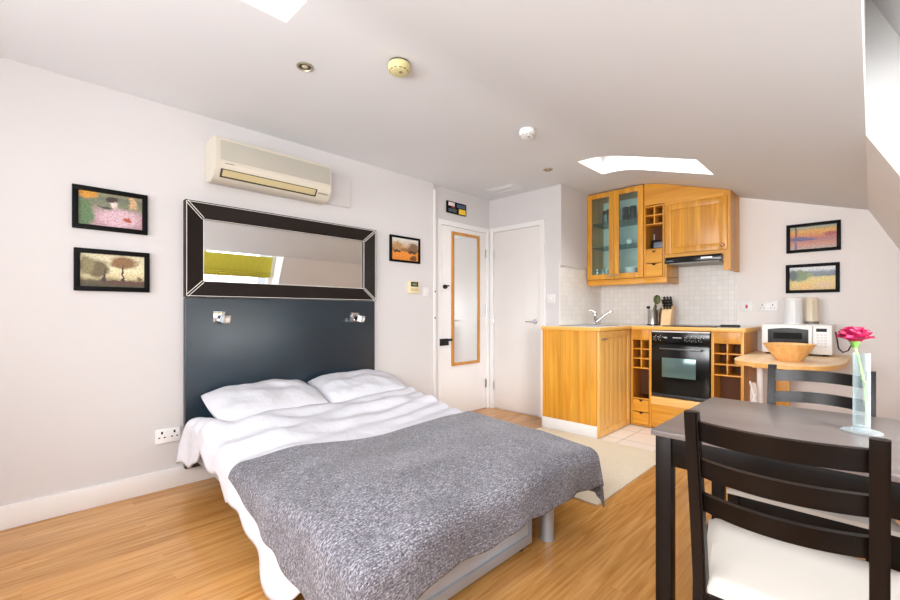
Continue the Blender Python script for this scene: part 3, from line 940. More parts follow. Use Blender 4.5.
def light_switch(name, label, plane, c, a, z, w=.086, h=.086):
    t = thing(name, label, 'switch', (c, a, z) if plane == 'X' else (a, c, z))
    m = MB(); k = MB()
    if plane == 'X':
        m.box(c + .001, c + .010, a - w / 2, a + w / 2, z - h / 2, z + h / 2, .003); k.box(c + .01, c + .015, a - .008, a + .008, z - .015, z + .015, .002)
    else:
        m.box(a - w / 2, a + w / 2, c - .010, c - .001, z - h / 2, z + h / 2, .003); k.box(a - .008, a + .008, c - .015, c - .01, z - .015, z + .015, .002)
    obj('face_plate', m, plain('switch_white', (222, 220, 219), .4, var=.01), t); obj('rocker', k, plain('switch_white', (222, 220, 219), .4, var=.01), t)
light_switch('light_switch', 'white light switch plate right of the thermostat', 'X', XL, 2.765, 1.285)
light_switch('light_switch', 'white light switch plate right of the cupboard door', 'Y', YD, -2.305, 1.22)

# fused spur and double socket on the far wall
zc_ = 1.137
t = thing('fused_spur_switch', 'white wall switch with red rocker beside the splashback tiles', 'switch', (-.80, YF, zc_))
m = MB(); m.box(-.862, -.775, YF - .012, YF - .001, zc_ - .045, zc_ + .045, .003); obj('face_plate', m, M_white, t)
m = MB(); m.box(-.826, -.808, YF - .018, YF - .012, zc_ - .016, zc_ + .016, .002); obj('rocker', m, plain('red_rocker', (190, 20, 30), .35), t, label='red rocker')
t = thing('wall_socket', 'white double wall socket on the far wall left of the canister', 'socket', (-.66, YF, zc_))
m = MB(); m.box(-.735, -.588, YF - .012, YF - .001, zc_ - .045, zc_ + .045, .003); obj('face_plate', m, M_white, t)
for c in (-.70, -.625):
    m = MB()
    m.box(c - .004, c + .004, YF - .0135, YF - .0122, zc_ + .005, zc_ + .018)
    for s in (-1, 1): m.box(c + s * .013 - .004, c + s * .013 + .004, YF - .0135, YF - .0122, zc_ - .016, zc_ - .010)
    obj('outlet', m, plain('grey_slots', (90, 86, 84), .5), t)
for c in (-.675, -.65):
    m = MB(); m.box(c - .006, c + .006, YF - .016, YF - .012, zc_ + .01, zc_ + .03, .001); obj('switch', m, M_white, t)

# mirror hung on the entrance door
t = thing('door_mirror', 'tall narrow mirror in honey wood frame hung on the entrance door', 'mirror', (DX + .01, 3.365, .525))
xa, ya, yb, za, zb, fw = DX + .0105, 3.148, 3.585, .525, 1.927, .030
m = MB(); m.box(xa, xa + .02, ya, ya + fw, za, zb, .003); m.box(xa, xa + .02, yb - fw, yb, za, zb, .003); m.box(xa, xa + .02, ya + fw, yb - fw, za, za + fw, .003); m.box(xa, xa + .02, ya + fw, yb - fw, zb - fw, zb, .003)
obj('frame', m, wood('mirror_frame_wood', (168, 110, 44), (206, 150, 74), 'Z', .4), t)
m = MB(); m.box(xa + .006, xa + .010, ya + fw - .004, yb - fw + .004, za + fw - .004, zb - fw + .004)
obj('mirror_glass', m, M_mirror, t, smooth=False)

# ------------------------------------------------------------------ ceiling fittings
def on_ceiling(px, py):
    u = (px - 450) / F; v = (HY - py) / F
    dx, dy = -math.sin(YAW) + u * math.cos(YAW), math.cos(YAW) + u * math.sin(YAW)
    tt = (ZTOP - ZC) / v
    for _ in range(30):
        tt = (zc(dx * tt) - ZC) / v
    return Vector((dx * tt, dy * tt, zc(dx * tt)))

def alarm(px, py, r, h, mat, label):
    p = on_ceiling(px, py)
    t = thing('smoke_alarm', label, 'smoke alarm', p, 'ceiling smoke alarms')
    m = MB(); m.lathe(p, [(0, .004), (r * .92, .004), (r * .92, -h * .25), (0, -h * .25)], 28); obj('base', m, plain('alarm_base_dark', (88, 80, 60), .6) if mat == M_yalarm else M_white, t)
    m = MB(); m.lathe(p, [(r, -h * .22), (r, -h * .62), (r * .82, -h * .8), (r * .78, -h * .95), (r * .6, -h), (0, -h)], 28)
    b = obj('cover', m, mat, t)
    m = MB()
    for k in range(12):
        a = k * PI / 6
        m.obox((p.x + r * .8 * math.cos(a), p.y + r * .8 * math.sin(a), p.z - h * .86), .004, r * .28, h * .10, Matrix.Rotation(a, 3, 'Z'))
    m.cyl((p.x + r * .25, p.y, p.z - h * 1.0), (p.x + r * .25, p.y, p.z - h * 1.03), r * .16)
    obj('vent_slots', m, plain('alarm_slots', (126, 116, 84), .6) if mat == M_yalarm else plain('alarm_slots_grey', (140, 140, 142), .6), b)
alarm(399, 63, .057, .052, M_yalarm, 'yellowed round smoke alarm on the ceiling, nearest the camera')
alarm(527, 130, .057, .052, M_white, 'white round smoke alarm on the ceiling ridge toward the kitchen')

def downlight(px, py, label):
    p = on_ceiling(px, py)
    t = thing('downlight', label, 'ceiling light', p, 'recessed ceiling downlights')
    m = MB(); m.lathe(p, [(.030, .0), (.043, .0), (.043, -.004), (.034, -.007), (.030, .0)], 28); obj('bezel', m, plain('brass_grey_bezel', (176, 166, 142), .3, .6), t)
    m = MB(); m.lathe(p, [(0, -.001), (.031, -.001)], 24); obj('lamp_recess', m, plain('recess_dark', (70, 62, 48), .5), t)
    m = MB(); m.lathe(p, [(0, -.004), (.014, -.003), (.016, -.0012)], 20); obj('bulb', m, plain('bulb_glass', (206, 198, 176), .2), t)
downlight(305, 66.5, 'recessed ceiling downlight left of the yellowed smoke alarm')
downlight(548, 169.5, 'recessed ceiling downlight in front of the glass wall cabinet')
p1, p2 = on_ceiling(500, 193.5), on_ceiling(525, 190)
t = thing('ceiling_vent', 'small white slatted vent in the ceiling above the cupboard door', 'vent', ((p1 + p2) / 2))
m = MB(); m.box(-2.86, -2.52, 3.42, 3.62, ZTOP - .006, ZTOP - .0005, .002); obj('vent_frame', m, M_ceil, t)
for y in (3.47, 3.57):
    m = MB(); m.box(-2.83, -2.55, y - .012, y + .012, ZTOP - .010, ZTOP - .006, .001); obj('slat', m, M_gloss, t)

# ------------------------------------------------------------------ kitchen base units
YP, YO, XP = 3.454, 4.12, -1.646      # end panel front, oven row front, sink unit door plane
CH, CT = .922, .955                  # carcass height, worktop top
XOL, XOM, XON, XOE = -1.643, -1.452, -.968, -.735
def frame_panel_x(t, x, y0, y1, z0, z1, mat, name='door', rail=.055, grooves=5):
    """a framed tongue-and-groove door facing +x"""
    m = MB()
    m.box(x, x + .020, y0, y0 + rail, z0, z1, .002); m.box(x, x + .020, y1 - rail, y1, z0, z1, .002)
    m.box(x, x + .020, y0 + rail, y1 - rail, z0, z0 + rail, .002); m.box(x, x + .020, y0 + rail, y1 - rail, z1 - rail, z1, .002)
    w = (y1 - y0 - 2 * rail) / grooves
    for k in range(grooves):
        m.box(x, x + .012, y0 + rail + k * w + .001, y0 + rail + (k + 1) * w - .001, z0 + rail - .002, z1 - rail + .002, .003)
    return obj(name, m, mat, t)
t = thing('sink_base_cabinet', 'honey wood corner base cabinet with broad end panel and grooved door under the sink', 'cabinet', (-1.94, 3.8, 0))
m = MB(); m.box(XS + .012, XP - .022, YP, YP + .019, .108, CH, .002); obj('end_panel', m, M_kwood, t)
m = MB(); m.box(XS + .002, XP - .018, YP - .004, YP + .012, 0, .108, .002); obj('plinth', m, M_gloss, t, label='white plinth')
m = MB(); m.box(XS + .002, XS + .011, YP - .004, YD - .03, 0, CH, .001); obj('side_strip', m, M_gloss, t)
m = MB(); m.box(XS + .012, XP - .022, YP + .019, YO + .0, .02, .20); m.box(XP - .04, XP - .022, YP + .019, YO, .02, CH); obj('carcass', m, M_kin, t)
dr = frame_panel_x(t, XP - .020, YP + .004, YO - .006, .012, CH - .004, M_kdoor, grooves=6)
m = MB(); yk = YP + .05; zk = CH - .07
m.tube([(XP, yk, zk), (XP + .022, yk, zk + .002), (XP + .024, yk + .02, zk + .004), (XP + .022, yk + .055, zk + .004), (XP, yk + .06, zk)], .006, 8)
obj('handle', m, M_steel, dr)

def pigeon_unit(name, label, x0, x1, y0, y1, z0, cells_z0, z1, niche_z0, drawers, ncol, nrow, group, top_extra=True, sidepanel=False):
    """open-front unit: pigeonholes above, an open niche, drawers below"""
    t = thing(name, label, 'cabinet', ((x0 + x1) / 2, (y0 + y1) / 2, z0), group)
    st = .018
    m = MB()
    m.box(x0, x0 + st, y0, y1, z0, z1, .0015); m.box(x1 - st, x1, y0, y1, z0, z1, .0015)
    m.box(x0 + st, x1 - st, y1 - .012, y1, z0, z1); m.box(x0 + st, x1 - st, y0, y1 - .012, z0, z0 + st)
    obj('carcass', m, M_kin if not sidepanel else M_kwood, t)
    return t, st

def pigeonholes(t, x0, x1, y0, y1, za, zb, nc, nr, th=.011):
    m = MB()
    for k in range(nr + 1):
        z = za + (zb - za) * k / nr
        m.box(x0, x1, y0 + .002, y1, z - th / 2, z + th / 2, .001)
    for k in range(1, nc):
        x = x0 + (x1 - x0) * k / nc
        for r in range(nr):
            a = za + (zb - za) * r / nr + th / 2; b = za + (zb - za) * (r + 1) / nr - th / 2
            m.box(x - th / 2, x + th / 2, y0 + .002, y1, a, b, .001)
    return obj('pigeonhole_rack', m, M_kwoodx, t)

def face_frame(t, x0, x1, y0, za, zb, st, rails):
    m = MB()
    m.box(x0, x0 + st, y0 - .006, y0 + .012, za, zb, .0015); m.box(x1 - st, x1, y0 - .006, y0 + .012, za, zb, .0015)
    for (a, b) in rails: m.box(x0 + st, x1 - st, y0 - .006, y0 + .012, a, b, .0015)
    return obj('face_frame', m, M_kwood, t)

def drawer(t, x0, x1, y0, z0, z1):
    m = MB(); xc = (x0 + x1) / 2
    n = 8; rr_ = min(.018, (x1 - x0) * .16)
    pts = [(x0, z0), (x1, z0), (x1, z1), (xc + rr_, z1)]
    for k in range(1, n): 
        a = PI * k / n
        pts.append((xc + rr_ * math.cos(a), z1 - rr_ * math.sin(a)))
    pts += [(xc - rr_, z1), (x0, z1)]
    m.prism(pts, 'Y', y0 - .010, y0 + .008)
    d = obj('drawer', m, M_kwoodx, t)
    m = MB(); m.box(xc - rr_ * 1.1, xc + rr_ * 1.1, y0 + .0085, y0 + .011, z1 - rr_ * 1.2, z1)
    obj('finger_hole', m, plain('drawer_hole', (40, 22, 10), .8), d)
    return d

# left pigeonhole base unit
t, st = pigeon_unit('pigeonhole_base_cabinet', 'narrow honey wood base cabinet with pigeonholes and two small drawers left of the oven', XOL, XOM, YO, YF - .02, .012, 0, CH, 0, 2, 2, 3, 'pigeonhole base cabinets')
face_frame(t, XOL, XOM, YO, .012, CH, .022, [(.828, CH), (.262, .276), (.012, .03)])
pigeonholes(t, XOL + .02, XOM - .02, YO, YO + .198, .557, .828, 2, 3)
m = MB(); m.box(XOL + .018, XOM - .018, YO + .20, YO + .21, .28, .82); obj('niche_back', m, plain('shaded_wood_back', (92, 50, 18), .7), t)  # dark sheet added forward of the carcass back, recess shade in its colour
drawer(t, XOL + .024, XOM - .024, YO, .034, .142); drawer(t, XOL + .024, XOM - .024, YO, .150, .258)
# right pigeonhole base unit
t, st = pigeon_unit('pigeonhole_base_cabinet', 'honey wood end base cabinet with pigeonholes over an open niche right of the oven', XON, XOE, YO, YF - .02, .012, 0, CH, 0, 0, 2, 3, 'pigeonhole base cabinets', sidepanel=True)
face_frame(t, XON, XOE, YO, .012, CH, .022, [(.828, CH), (.012, .06)])
pigeonholes(t, XON + .02, XOE - .02, YO, YO + .238, .557, .828, 2, 3)
m = MB(); m.box(XON + .018, XOE - .018, YO + .24, YO + .25, .03, .82); obj('niche_back', m, plain('shaded_wood_back', (92, 50, 18), .7), t)  # added sheet, darkened to stand for shade inside the niche
# oven housing with deep drawer below
t = thing('oven_base_cabinet', 'honey wood housing with a deep drawer front under the black oven', 'cabinet', (-1.21, 4.4, 0))
m = MB(); m.box(XOM, XON, YO + .02, YF - .02, .012, .31); obj('carcass', m, M_kin, t)
m = MB(); m.box(XOM + .003, XON - .003, YO - .012, YO + .02, .03, .236, .003); obj('drawer', m, M_kwoodx, t)
m = MB(); m.box(XOM + .002, XON - .002, YO - .03, YO + .02, .240, .312, .004); obj('top_rail', m, wood('pale_rail', (226, 170, 92), (244, 196, 122), 'X', .35), t)

# oven
t = thing('oven', 'black built-in electric oven with glass door and control knobs', 'oven', (-1.21, YO, .315))
x0, x1, z0, z1 = XOM + .012, XON - .012, .318, .912
m = MB(); m.box(x0, x1, YO, YF - .1, z0, z1); obj('body', m, M_black, t)
m = MB(); m.box(x0 - .004, x1 + .004, YO - .016, YO, .795, z1 - .008, .003); cp = obj('control_panel', m, M_gblack, t)
m = MB(); m.box(x0 - .006, x1 + .006, YO - .018, YO, z1 - .008, z1 + .004, .002); obj('trim_strip', m, M_white, t)
m = MB(); m.box(x0 - .004, x1 + .004, YO - .022, YO, z0 + .03, .788, .004); dr = obj('oven_door', m, M_gblack, t)
m = MB(); m.box(x0 - .004, x1 + .004, YO - .016, YO, z0, z0 + .026, .002); obj('lower_strip', m, plain('charcoal_strip', (44, 46, 50), .35), t)
m = MB(); m.tube([(x0 + .07, YO - .022, .755), (x0 + .075, YO - .05, .757), ((x0 + x1) / 2, YO - .056, .757), (x1 - .055, YO - .05, .757), (x1 - .05, YO - .022, .755)], .008, 10); obj('handle', m, plain('dark_chrome', (120, 122, 126), .2, .9), dr)
m = MB(); m.box(x0 + .085, x1 - .10, YO - .0235, YO - .0215, .50, .675, .001); obj('door_window', m, plain('oven_window', (96, 122, 122), .12, .3), dr)
for k in range(6):
    xx = x0 + [.03, .07, .29, .325, .36, .40][k]
    m = MB(); m.cyl((xx, YO - .016, .85), (xx, YO - .035, .85), .013, .011, n=18); kb = obj('control_knob', m, M_black, cp)
    m = MB(); m.box(xx - .0015, xx + .0015, YO - .0362, YO - .034, .852, .862)
    for a in range(5):
        an = math.radians(30 + a * 60)
        m.box(xx + .020 * math.cos(an) - .002, xx + .020 * math.cos(an) + .002, YO - .0172, YO - .016, .85 + .022 * math.sin(an) - .003, .85 + .022 * math.sin(an) + .003)
    obj('dial_marks', m, M_white, kb)
m = MB(); m.box(x0 + .175, x0 + .245, YO - .0168, YO - .016, .853, .861); obj('printed_badge', m, plain('silver_print', (186, 186, 188), .4), cp)
m = MB(); m.box(x0 + .098, x0 + .125, YO - .0168, YO - .016, .85, .862); obj('clock_display', m, plain('silver_print', (186, 186, 188), .4), cp)

# worktop: one L-shaped slab with wood edge
wpoly = [(XS + .008, YP - .018), (XP + .02, YP - .018), (XP + .02, YO - .025), (XOE - .03, YO - .025), (XOE + .0, YO - .02), (XOE + .025, YO + .0), (XOE + .03, YO + .03), (XOE + .03, YF - .009), (XS + .008, YF - .009)]
t = thing('worktop', 'L-shaped pale worktop with honey wood edge over the kitchen base cabinets', 'worktop', (-1.5, 4.2, CH))
def inset(poly, d):
    n = len(poly); out = []
    for i in range(n):
        p0, p1, p2 = Vector(poly[i - 1]), Vector(poly[i]), Vector(poly[(i + 1) % n])
        e1, e2 = (p1 - p0).normalized(), (p2 - p1).normalized()
        n1, n2 = Vector((-e1.y, e1.x)), Vector((-e2.y, e2.x))
        b = (n1 + n2); b = b / max(.2, b.length_squared) * 2 * .5 * 2
        out.append((p1.x + b.x * d * .5 * 2 / 2 * 1.0, p1.y + b.y * d))
    return out
# hole for the sink: built as pieces round it
SX0, SX1, SY0, SY1 = -2.10, -1.76, 3.62, 4.05
m = MB()
m.prism([(XS + .008, YP + .0), (XP, YP + .0), (XP, SY0), (XS + .008, SY0)], 'Z', CH, CT - .001)
m.box(XS + .008, SX0, SY0, SY1, CH, CT - .001); m.box(SX1, XP, SY0, SY1, CH, CT - .001)
m.box(XS + .008, XP, SY1, YF - .009, CH, CT - .001); m.box(XP, XOE + .01, YO + .0, YF - .009, CH, CT - .001)
obj('slab', m, M_worktop, t)
m = MB()
m.box(XS + .008, XP + .02, YP - .02, YP + .001, CH + .0003, CT, .004)
m.box(XP - .001, XP + .02, YP, YO - .022, CH + .0003, CT, .004)
m.box(XP - .001, XOE + .0, YO - .024, YO + .001, CH + .0003, CT, .004)
m.cyl((XOE, YO + .0, CH + .0003), (XOE, YO + .0, CT), .024, n=28)
m.box(XOE + .003, XOE + .024, YO, YF - .009, CH + .0003, CT, .004)
obj('wood_edge', m, M_wedge, t)

t = thing('sink', 'stainless steel inset sink and drainer in the corner worktop', 'sink', (-1.93, 3.98, CT))
m = MB()
rim = .02
m.box(SX0 - rim, SX1 + rim, SY0 - rim, SY0, CT - .002, CT + .006, .002); m.box(SX0 - rim, SX1 + rim, SY1, SY1 + rim, CT - .002, CT + .006, .002)
m.box(SX0 - rim, SX0, SY0, SY1, CT - .002, CT + .006, .002); m.box(SX1, SX1 + rim, SY0, SY1, CT - .002, CT + .006, .002)
obj('rim', m, M_steel, t)
m = MB()
bz = CT - .15
for (ya_, yb_) in ((SY0, SY0 + .30),):
    m.quad((SX0, ya_, CT), (SX1, ya_, CT), (SX1 - .02, ya_ + .02, bz), (SX0 + .02, ya_ + .02, bz)); m.quad((SX0, yb_, CT), (SX1, yb_, CT), (SX1 - .02, yb_ - .02, bz), (SX0 + .02, yb_ - .02, bz))
    m.quad((SX0, ya_, CT), (SX0, yb_, CT), (SX0 + .02, yb_ - .02, bz), (SX0 + .02, ya_ + .02, bz)); m.quad((SX1, ya_, CT), (SX1, yb_, CT), (SX1 - .02, yb_ - .02, bz), (SX1 - .02, ya_ + .02, bz))
    m.quad((SX0 + .02, ya_ + .02, bz), (SX1 - .02, ya_ + .02, bz), (SX1 - .02, yb_ - .02, bz), (SX0 + .02, yb_ - .02, bz))
m.cyl((-1.93, SY0 + .15, bz), (-1.93, SY0 + .15, bz + .004), .03)
obj('bowl', m, M_steel, t)
m = MB(); m.box(SX0, SX1, SY0 + .30, SY1, CT - .012, CT - .002)
for k in range(3): m.box(SX0 + .03, SX1 - .03, SY0 + .33 + k * .035, SY0 + .34 + k * .035, CT - .003, CT + .001, .001)
obj('drainer', m, M_steel, t)

t = thing('mixer_tap', 'chrome kitchen mixer tap with slanted spout standing behind the sink', 'tap', (-2.0, 4.12, CT))
bx_, by_ = -2.00, 4.11
m = MB(); m.lathe((bx_, by_, CT), [(0, 0), (.026, 0), (.026, .008), (.020, .014), (.020, .09), (.022, .095), (.020, .125), (.012, .135), (0, .135)], 24); b = obj('body', m, M_chrome, t)
m = MB(); m.tube([(bx_ + .01, by_ + .005, CT + .03), (bx_ + .06, by_ + .02, CT + .075), (bx_ + .12, by_ + .04, CT + .125), (bx_ + .145, by_ + .048, CT + .135), (bx_ + .158, by_ + .053, CT + .125)], [.014, .013, .012, .012, .011], 12); obj('spout', m, M_chrome, t)
m = MB(); m.tube([(bx_, by_, CT + .130), (bx_ - .02, by_ - .012, CT + .14), (bx_ - .05, by_ - .03, CT + .148)], [.010, .008, .006], 10); obj('lever', m, M_chrome, t)

t = thing('hob', 'thin black glass hob set in the worktop above the oven', 'hob', (-1.21, 4.4, CT))
m = MB(); m.box(-1.372, -.955, 4.16, 4.62, CT - .0005, CT + .009, .003); g = obj('glass_plate', m, plain('hob_glass', (30, 34, 34), .08), t)
for (hx_, hy_, hr) in ((-1.27, 4.28, .075), (-1.06, 4.28, .06), (-1.27, 4.5, .06), (-1.06, 4.5, .075)):
    m = MB(); m.lathe((hx_, hy_, CT + .0095), [(hr - .004, 0), (hr, 0), (hr, .0006), (hr - .004, .0006), (hr - .004, 0)], 32); obj('cooking_zone', m, plain('zone_grey', (110, 112, 112), .4), g)
m = MB(); m.obox((-.868, 4.30, CT + .011), .15, .05, .022, Matrix.Rotation(.2, 3, 'Z'), .006)
r_ = obj('remote_control', m, M_black)
tag(r_, 'black remote control lying on the worktop right of the hob', 'remote control')
m = MB(); m.box(-.715, -.703, 4.14, 4.19, CT, CT + .012, .002); m.sphere((-.712, 4.2, CT + .016), .014, .02, .016)

# utensil jar and knife block
jx, jy = -1.565, 4.47
t = thing('utensil_pot', 'steel utensil pot on the worktop holding a green-handled server', 'utensil pot', (jx, jy, CT))
m = MB(); m.lathe((jx, jy, CT), [(0, .003), (.052, .003), (.052, .012), (.046, .014), (.046, .15), (.049, .155), (.044, .155), (.042, .02), (0, .02)], 28); obj('pot', m, M_steel, t)
m = MB(); m.lathe((jx, jy, CT), [(0, 0), (.054, 0), (.054, .010), (.0, .010)], 28); obj('foot_ring', m, M_black, t)
M_olive = plain('olive_green_plastic', (72, 86, 36), .4)
t = thing('cooking_spoon', 'dark olive cooking spoon standing in the steel utensil pot', 'utensil', (jx + .01, jy, CT + .02))
m = MB(); m.tube([(jx - .01, jy, CT + .025), (jx + .012, jy, CT + .17), (jx + .03, jy, CT + .22)], .007, 8); obj('handle', m, M_olive, t)
m = MB(); m.sphere((jx + .04, jy, CT + .255), .034, .012, .048); obj('spoon_head', m, M_olive, t)
t = thing('spatula', 'black slotted spatula standing in the steel utensil pot', 'utensil', (jx + .02, jy + .01, CT + .02))
m = MB(); m.tube([(jx, jy + .015, CT + .025), (jx + .028, jy + .02, CT + .2)], .006, 8); obj('handle', m, M_black, t)
m = MB(); m.obox((jx + .035, jy + .02, CT + .255), .05, .008, .07, Matrix.Rotation(.15, 3, 'Y'), .003); obj('blade', m, M_black, t)
t = thing('ladle', 'short black-ended utensil leaning out of the left of the steel pot', 'utensil', (jx - .03, jy, CT + .02))
m = MB(); m.tube([(jx + .0, jy - .01, CT + .025), (jx - .03, jy - .015, CT + .165)], .005, 8); obj('handle', m, M_steel, t)
m = MB(); m.sphere((jx - .037, jy - .017, CT + .178), .018, .018, .014); obj('knob', m, M_black, t)
t = thing('pepper_mill', 'dark brown bottle-shaped pepper mill between utensil pot and knife block', 'pepper mill', (jx + .066, jy + .03, CT))
m = MB(); m.lathe((jx + .068, jy + .035, CT), [(0, 0), (.022, 0), (.024, .02), (.018, .06), (.022, .11), (.014, .14), (.016, .16), (0, .175)], 20); obj('body', m, wood('dark_mill_wood', (70, 40, 16), (104, 64, 28), 'Z', .35), t)
m = MB(); m.sphere((jx + .068, jy + .035, CT + .178), .008); obj('knob', m, M_steel, t)

kx, ky = -1.425, 4.47
t = thing('knife_block', 'pale wooden knife block with black-handled knives beside the utensil pot', 'knife block', (kx, ky, CT))
m = MB(); m.prism([(ky - .07, CT), (ky + .07, CT), (ky + .09, CT + .17), (ky + .05, CT + .205), (ky - .03, CT + .15)], 'X', kx - .045, kx + .045, .004); obj('block', m, wood('pale_block_wood', (222, 186, 136), (240, 210, 166), 'Z', .4), t)
for k in range(6):
    a = k % 3; b = k // 3
    p = Vector((kx - .026 + a * .026, ky - .005 + b * .045, CT + .165 + b * .03))
    d = Vector((-.10 + a * .03, -.35, .9)).normalized()
    m = MB(); m.obox(p + d * .042, .016, .022, .105, d.to_track_quat('Z', 'Y').to_matrix(), .004)
    kn = obj('kitchen_knife', m, M_black)
    tag(kn, 'black-handled knife with steel rivets slotted in the pale wooden knife block', 'knife', 'knives in the block')
    m = MB()
    for q in (.015, .045, .072):
        c = p + d * q
        m.sphere((c.x, c.y - .0115, c.z), .0035, .0035, .0035, 8, 6)
    ROOT[kn.name] = Vector((0, 0, 0))
    obj('rivets', m, M_steel, kn)

# ------------------------------------------------------------------ wall cabinets
YW = 4.34; YWB = YF - .010
ZB = 1.43
def ztop(x): return zc(x) - .004
WX0, WX1, WX2, WX3 = XS + .022, -1.603, -1.410, -.874
# glazed cabinet
t = thing('glazed_wall_cabinet', 'honey wood wall cabinet with two tall glass doors above the sink', 'cabinet', ((WX0 + WX1) / 2, 4.5, ZB))
zt = ZTOP - .008
m = MB(); m.box(WX0, WX0 + .018, YW, YWB, ZB, zt); m.box(WX1 - .018, WX1, YW, YWB, ZB, zt - .012); m.box(WX0 + .018, WX1 - .018, YW, YWB, ZB, ZB + .018); m.box(WX0 + .018, WX1 - .018, YW, YWB, zt - .03, zt - .012)
obj('carcass', m, M_kwood, t)
m = MB(); m.box(WX0 + .018, WX1 - .018, YWB - .012, YWB - .002, ZB + .018, zt - .03); obj('back_panel', m, M_cabin, t)
for z in (2.035, 1.785):
    m = MB(); m.box(WX0 + .019, WX1 - .019, YW + .02, YWB - .014, z - .006, z); obj('glass_shelf', m, M_shelfglass, t)
m = MB(); m.box(WX0 - .0, WX1 + .0, YW - .006, YW + .03, ZB - .062, ZB - .002, .004); obj('light_rail', m, M_kwoodx, t)
xm_ = (WX0 + WX1) / 2
for (a, b, hs) in ((WX0 + .002, xm_ - .0015, 1), (xm_ + .0015, WX1 - .002, -1)):
    st = .052
    m = MB(); y_ = YW - .022
    m.box(a, a + st, y_, YW - .002, ZB + .002, zt - .006, .0025); m.box(b - st, b, y_, YW - .002, ZB + .002, zt - .006, .0025)
    m.box(a + st, b - st, y_, YW - .002, ZB + .002, ZB + .002 + st, .0025); m.box(a + st, b - st, y_, YW - .002, zt - .006 - st, zt - .006, .0025)
    d = obj('glass_door', m, M_kwood, t)
    m = MB(); m.box(a + st - .004, b - st + .004, y_ + .008, y_ + .012, ZB + st, zt - st); obj('pane', m, M_tintglass, d)
    hx_ = b - .03 if hs > 0 else a + .03
    m = MB(); m.cyl((hx_, y_, ZB + .035), (hx_, y_ - .02, ZB + .035), .006); m.sphere((hx_, y_ - .024, ZB + .035), .013, .009, .013); obj('knob', m, M_steel, d)

# pigeonhole wall cabinet
t = thing('pigeonhole_wall_cabinet', 'narrow honey wood wall cabinet with four pigeonholes, a niche and two drawers', 'cabinet', ((WX1 + WX2) / 2, 4.5, ZB))
m = MB(); m.box(WX1, WX1 + .016, YW, YWB, ZB, 2.13); m.box(WX2 - .016, WX2, YW, YWB, ZB, 2.13); m.box(WX1 + .016, WX2 - .016, YWB - .012, YWB, ZB, 2.13); m.box(WX1 + .016, WX2 - .016, YW, YWB - .012, ZB, ZB + .016)
obj('carcass', m, M_kwood, t)
face_frame(t, WX1, WX2, YW, ZB, 2.132, .018, [(1.694, 1.704)])
pigeonholes(t, WX1 + .016, WX2 - .016, YW, YW + .198, 1.945, 2.12, 2, 2, .012)
m = MB(); m.box(WX1 + .016, WX2 - .016, YW + .20, YW + .21, 1.70, 2.12); obj('niche_back', m, plain('shaded_wood_back', (92, 50, 18), .7), t)  # wood sheet added in front of the back, painted dark as recess shade
m = MB(); m.box(WX1 + .016, WX2 - .016, YW, YW + .26, 1.686, 1.696); obj('niche_shelf', m, M_kwoodx, t)
drawer(t, WX1 + .02, WX2 - .02, YW, 1.565, 1.684); drawer(t, WX1 + .02, WX2 - .02, YW, ZB + .006, 1.558)
m = MB(); m.box(WX1, WX2 + .02, YW - .006, YW + .03, ZB - .062, ZB - .002, .004); m.box(WX2 + .001, WX2 + .02, YW + .03, YWB, ZB - .062, ZB - .002, .004); obj('light_rail', m, M_kwoodx, t)
m = MB(); m.box(WX2 + .0005, WX2 + .018, YW - .004, YWB, ZB, 1.545, .002); obj('side_cheek', m, M_kwood, t)

# hood cabinet and the sloped filler above
t = thing('cooker_hood_cabinet', 'honey wood wall cabinet with one framed door over the cooker hood, top following the slope', 'cabinet', ((WX2 + WX3) / 2, 4.5, 1.5))
za, zb_ = 1.625, 2.105
m = MB(); m.box(WX2 + .002, WX3 - .02, YW + .002, YWB, za - .01, za + .008); m.box(WX2 + .002, WX3 - .02, YWB - .012, YWB, za, 2.1); obj('carcass', m, M_kin, t)
poly = [(YW - .002, 1.456), (YWB, 1.456), (YWB, ztop(WX3)), (YW - .002, ztop(WX3))]
m = MB(); m.prism(poly, 'X', WX3 - .020, WX3); m.box(WX3 - .05, WX3 - .02, YW - .002, YW + .016, 1.456, ztop(WX3) - .01); obj('side_panel', m, M_kwood, t)
xsn = [WX1 + .004 + (WX3 - .02 - WX1 - .004) * k / 10 for k in range(11)]
m = MB(); m.prism([(xsn[0], 2.135)] + [(WX2, 2.135), (WX2 + .003, za - .045), (WX3 - .021, za - .045)] + [(x, ztop(x)) for x in reversed(xsn)], 'Y', YW, YW + .016); obj('fascia', m, M_kwoodx, t)
# one framed door with a vertical grain panel
a, b, z0, z1 = WX2 + .008, WX3 - .022, za + .012, zb_
st = .058; y_ = YW - .02
m = MB(); m.box(a, a + st, y_, YW - .001, z0, z1, .003); m.box(b - st, b, y_, YW - .001, z0, z1, .003); m.box(a + st, b - st, y_, YW - .001, z0, z0 + st, .003); m.box(a + st, b - st, y_, YW - .001, z1 - st, z1, .003)
d = obj('door', m, M_kwood, t)
n = 1; w_ = (b - a - 2 * st) / n
m = MB()
for k in range(n): m.box(a + st + k * w_ + .0006, a + st + (k + 1) * w_ - .0006, y_ + .008, YW - .002, z0 + st - .002, z1 - st + .002, .002)
obj('door_panel', m, M_kwood, d)
m = MB(); m.cyl((b - .03, y_, z0 + .035), (b - .03, y_ - .018, z0 + .035), .007); m.sphere((b - .03, y_ - .022, z0 + .035), .015, .010, .015); obj('knob', m, plain('copper_knob', (200, 150, 130), .25, .8), d)

